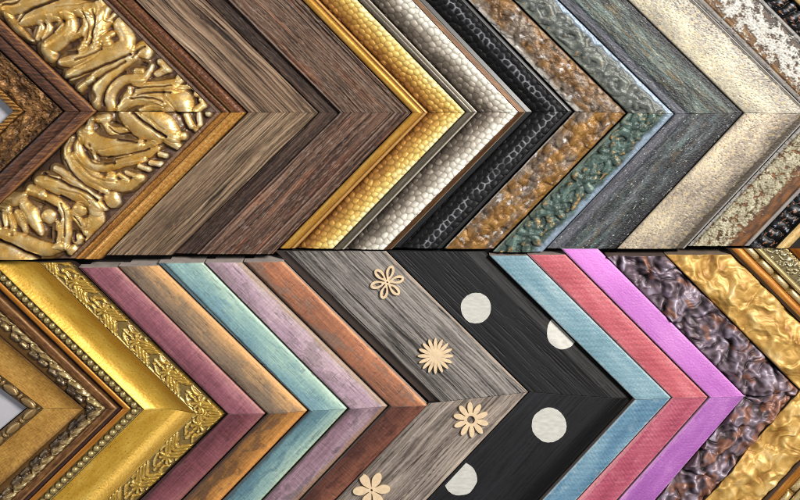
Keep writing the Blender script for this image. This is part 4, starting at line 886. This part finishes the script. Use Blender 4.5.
rails = [o for o in flower_frame.children]
up_rail = [o for o in rails][0]; lo_rail = [o for o in rails][1]
R = math.radians
cx, cy = 387.3, 281.7
holes = [circle(cx, cy, .9, 12)]
for k in range(6):
    a = R(14 + 60 * k); holes.append(ell(cx + 10.2 * math.cos(a), cy - 10.2 * math.sin(a), 4.6, 1.5, a))
o = poly_obj('wooden_flower', petal_outline(cx, cy, 6, R(14), 2.6, 11.2, 6.0, 4.0), holes, 22.8, 2.2, flower_frame, M_FLOWER); o['label'] = 'flower with six open loop petals'
cx, cy = 435.4, 355.2
o = poly_obj('wooden_flower', petal_outline(cx, cy, 16, R(0), 6.0, 11.2, 6.6, 1.75), [], 22.8, 2.2, flower_frame, M_FLOWER); o['label'] = 'starburst flower with sixteen thin petals'
cx, cy = 470.8, 418.8
o = poly_obj('wooden_flower', petal_outline(cx, cy, 10, R(-14), 6.8, 11.8, 6.0, 2.7), [circle(cx, cy, 3.9)], 22.8, 2.2, flower_frame, M_FLOWER); o['label'] = 'flower with ten petals and a round hole'
cx, cy = 371.7, 489.0
ol = petal_outline(cx, cy, 6, R(4), 3.2, 11.6, 7.0, 4.4)
la, lb = np.array(L['b7'][0]), np.array(L['b7'][2])
def clip_left(pts, a, b, off):
    d = (b - a) / np.hypot(*(b - a)); n = np.array([-d[1], d[0]]);
    if n[0] < 0: n = -n
    res = []
    for p in pts:
        q = np.array(p); k = (q - a) @ n - off
        if k < 0: q = q - k * n
        res.append(tuple(q))
    return res
o = poly_obj('wooden_flower', clip_left(ol, la, lb, 1.6), [circle(cx, cy, 1.2, 14)], 22.8, 2.2, flower_frame, M_FLOWER); o['label'] = 'solid flower with six rounded petals'

def dot(cx, cy, r, seed, arm, clip=None):
    ai = np.array(L['b8'][0], float); ao = np.array(L['b9'][0], float)
    k = 1 if arm == 'upper' else 2; ei, eo = np.array(L['b8'][k], float), np.array(L['b9'][k], float)
    d = (eo - ao) / np.hypot(*(eo - ao)); n = np.array([-d[1], d[0]]);
    if (ao - ai) @ n < 0: n = -n
    W = (ao - ai) @ n
    NR, NA = 14, 72; V = []; F = []
    th = np.arange(NA) * 2 * math.pi / NA
    rr = r * (1 + .035 * perlin(np.cos(th) * 1.6 + seed, np.sin(th) * 1.6, seed) + .014 * perlin(np.cos(th) * 6 + seed, np.sin(th) * 6, seed + 3) + .010 * perlin(np.cos(th) * 14 + seed, np.sin(th) * 14, seed + 4))
    rings = [0.0] + list(np.linspace(1 / NR, 1, NR)) + [1.0]
    for j, q in enumerate(rings):
        for i in range(NA if j else 1):
            p = np.array([cx, cy]) + q * rr[i] * np.array([math.cos(th[i]), math.sin(th[i])])
            s = ((p - ai) @ n) / W
            if s > .985: p = p - (s - .985) * W * n; s = .985
            if s < .03: p = p + (.03 - s) * W * n; s = .03
            z = float(polka_z(np.array(s))) + (.6 if j < len(rings) - 1 else -.3)
            V.append(((p[0] - 400) * MM, (250 - p[1]) * MM, z * MM))
    idx = lambda j, i: 0 if j == 0 else 1 + (j - 1) * NA + i % NA
    for i in range(NA): F.append((0, idx(1, i + 1), idx(1, i)))
    for j in range(1, len(rings) - 1):
        for i in range(NA): F.append((idx(j, i), idx(j, i + 1), idx(j + 1, i + 1), idx(j + 1, i)))
    me = bpy.data.meshes.new('polka_dot'); me.from_pydata(V, [], F); me.materials.append(M_DOT); me.update()
    for p in me.polygons: p.use_smooth = False
    o = bpy.data.objects.new('polka_dot', me); C.objects.link(o); o.parent = polka_frame
dot(476, 308, 15.2, 3, 'upper'); dot(563, 333, 16.2, 5, 'upper'); dot(549, 425, 17.2, 9, 'lower'); dot(460, 478.5, 16.8, 12, 'lower')

# ------------------------------------------------------------------ board underneath
bm_v = [(-.9, -.7, 0), (.9, -.7, 0), (.9, .7, 0), (-.9, .7, 0)]
me = bpy.data.meshes.new('display_board'); me.from_pydata(bm_v, [], [(0, 1, 2, 3)]); me.materials.append(flatmat('board_felt', '#17130f', .9, .2, 60))  # board coloured near black to paint in the shade of the gaps
o = bpy.data.objects.new('display_board', me); C.objects.link(o); o['kind'] = 'structure'
M_PALE_BOARD = flatmat('pale_board', '#b4b2b8', .85, .04, 90)
def card(pts, label):  # pale patches of the same board, added because its main colour is darkened
    n = len(pts); V = [((x - 400) * MM, (250 - y) * MM, z) for z in (.0004, .003) for x, y in pts]
    F = [tuple(range(n, 2 * n)), tuple(range(n - 1, -1, -1))] + [(i, (i + 1) % n, n + (i + 1) % n, n + i) for i in range(n)]
    me = bpy.data.meshes.new('board_patch'); me.from_pydata(V, [], F); me.materials.append(M_PALE_BOARD)
    import bmesh
    bm = bmesh.new(); bm.from_mesh(me); bmesh.ops.recalc_face_normals(bm, faces=bm.faces[:]); bm.to_mesh(me); bm.free()
    o = bpy.data.objects.new('board_patch', me); C.objects.link(o); o['label'] = label; o['category'] = 'mount card'
card([(9.5, 111), (-45, 59), (-45, 163)], 'pale grey board showing inside the mottled gold corner of the upper row')
card([(23, 410), (-45, 361), (-45, 466)], 'pale grey board showing inside the antique ochre corner of the lower row')

# ------------------------------------------------------------------ camera, light
cam = bpy.data.cameras.new('camera'); co = bpy.data.objects.new('camera', cam); C.objects.link(co)
co.location = ((PCX - 400) * MM, (250 - PCY) * MM, D * MM); cam.sensor_width = 36; cam.lens = 36 * (D - HREF) / 800
cam.shift_x = (400 - PCX) / 800; cam.shift_y = -(250 - PCY) / 800; cam.clip_end = 50; cam.clip_start = .05
bpy.context.scene.camera = co

def lamp(name, az, el, dist, size, energy, colour):
    ld = bpy.data.lights.new(name, 'AREA'); ld.shape = 'RECTANGLE'; ld.size = size[0]; ld.size_y = size[1]; ld.energy = energy; ld.color = colour
    lo = bpy.data.objects.new(name, ld); C.objects.link(lo)
    d = np.array([math.cos(R(el)) * math.cos(R(az)), math.cos(R(el)) * math.sin(R(az)), math.sin(R(el))])
    lo.location = tuple(d * dist)
    from mathutils import Vector
    lo.rotation_euler = Vector(-d).to_track_quat('-Z', 'Y').to_euler()
lamp('key_lamp', 33, 50, 2.4, (.5, .5), 84, (1, .96, .90))
lamp('rim_lamp', 165, 32, 2.6, (.5, 1.2), 12, (.92, .96, 1))
w = bpy.data.worlds.new('World'); bpy.context.scene.world = w; w.use_nodes = True
w.node_tree.nodes['Background'].inputs[0].default_value = (.95, .97, 1, 1); w.node_tree.nodes['Background'].inputs[1].default_value = .225

sc = bpy.context.scene
sc.view_settings.view_transform = 'Standard'; sc.view_settings.look = 'None'; sc.view_settings.exposure = 0
sc.cycles.max_bounces = 6; sc.cycles.filter_width = 1.05; sc.cycles.use_denoising = False
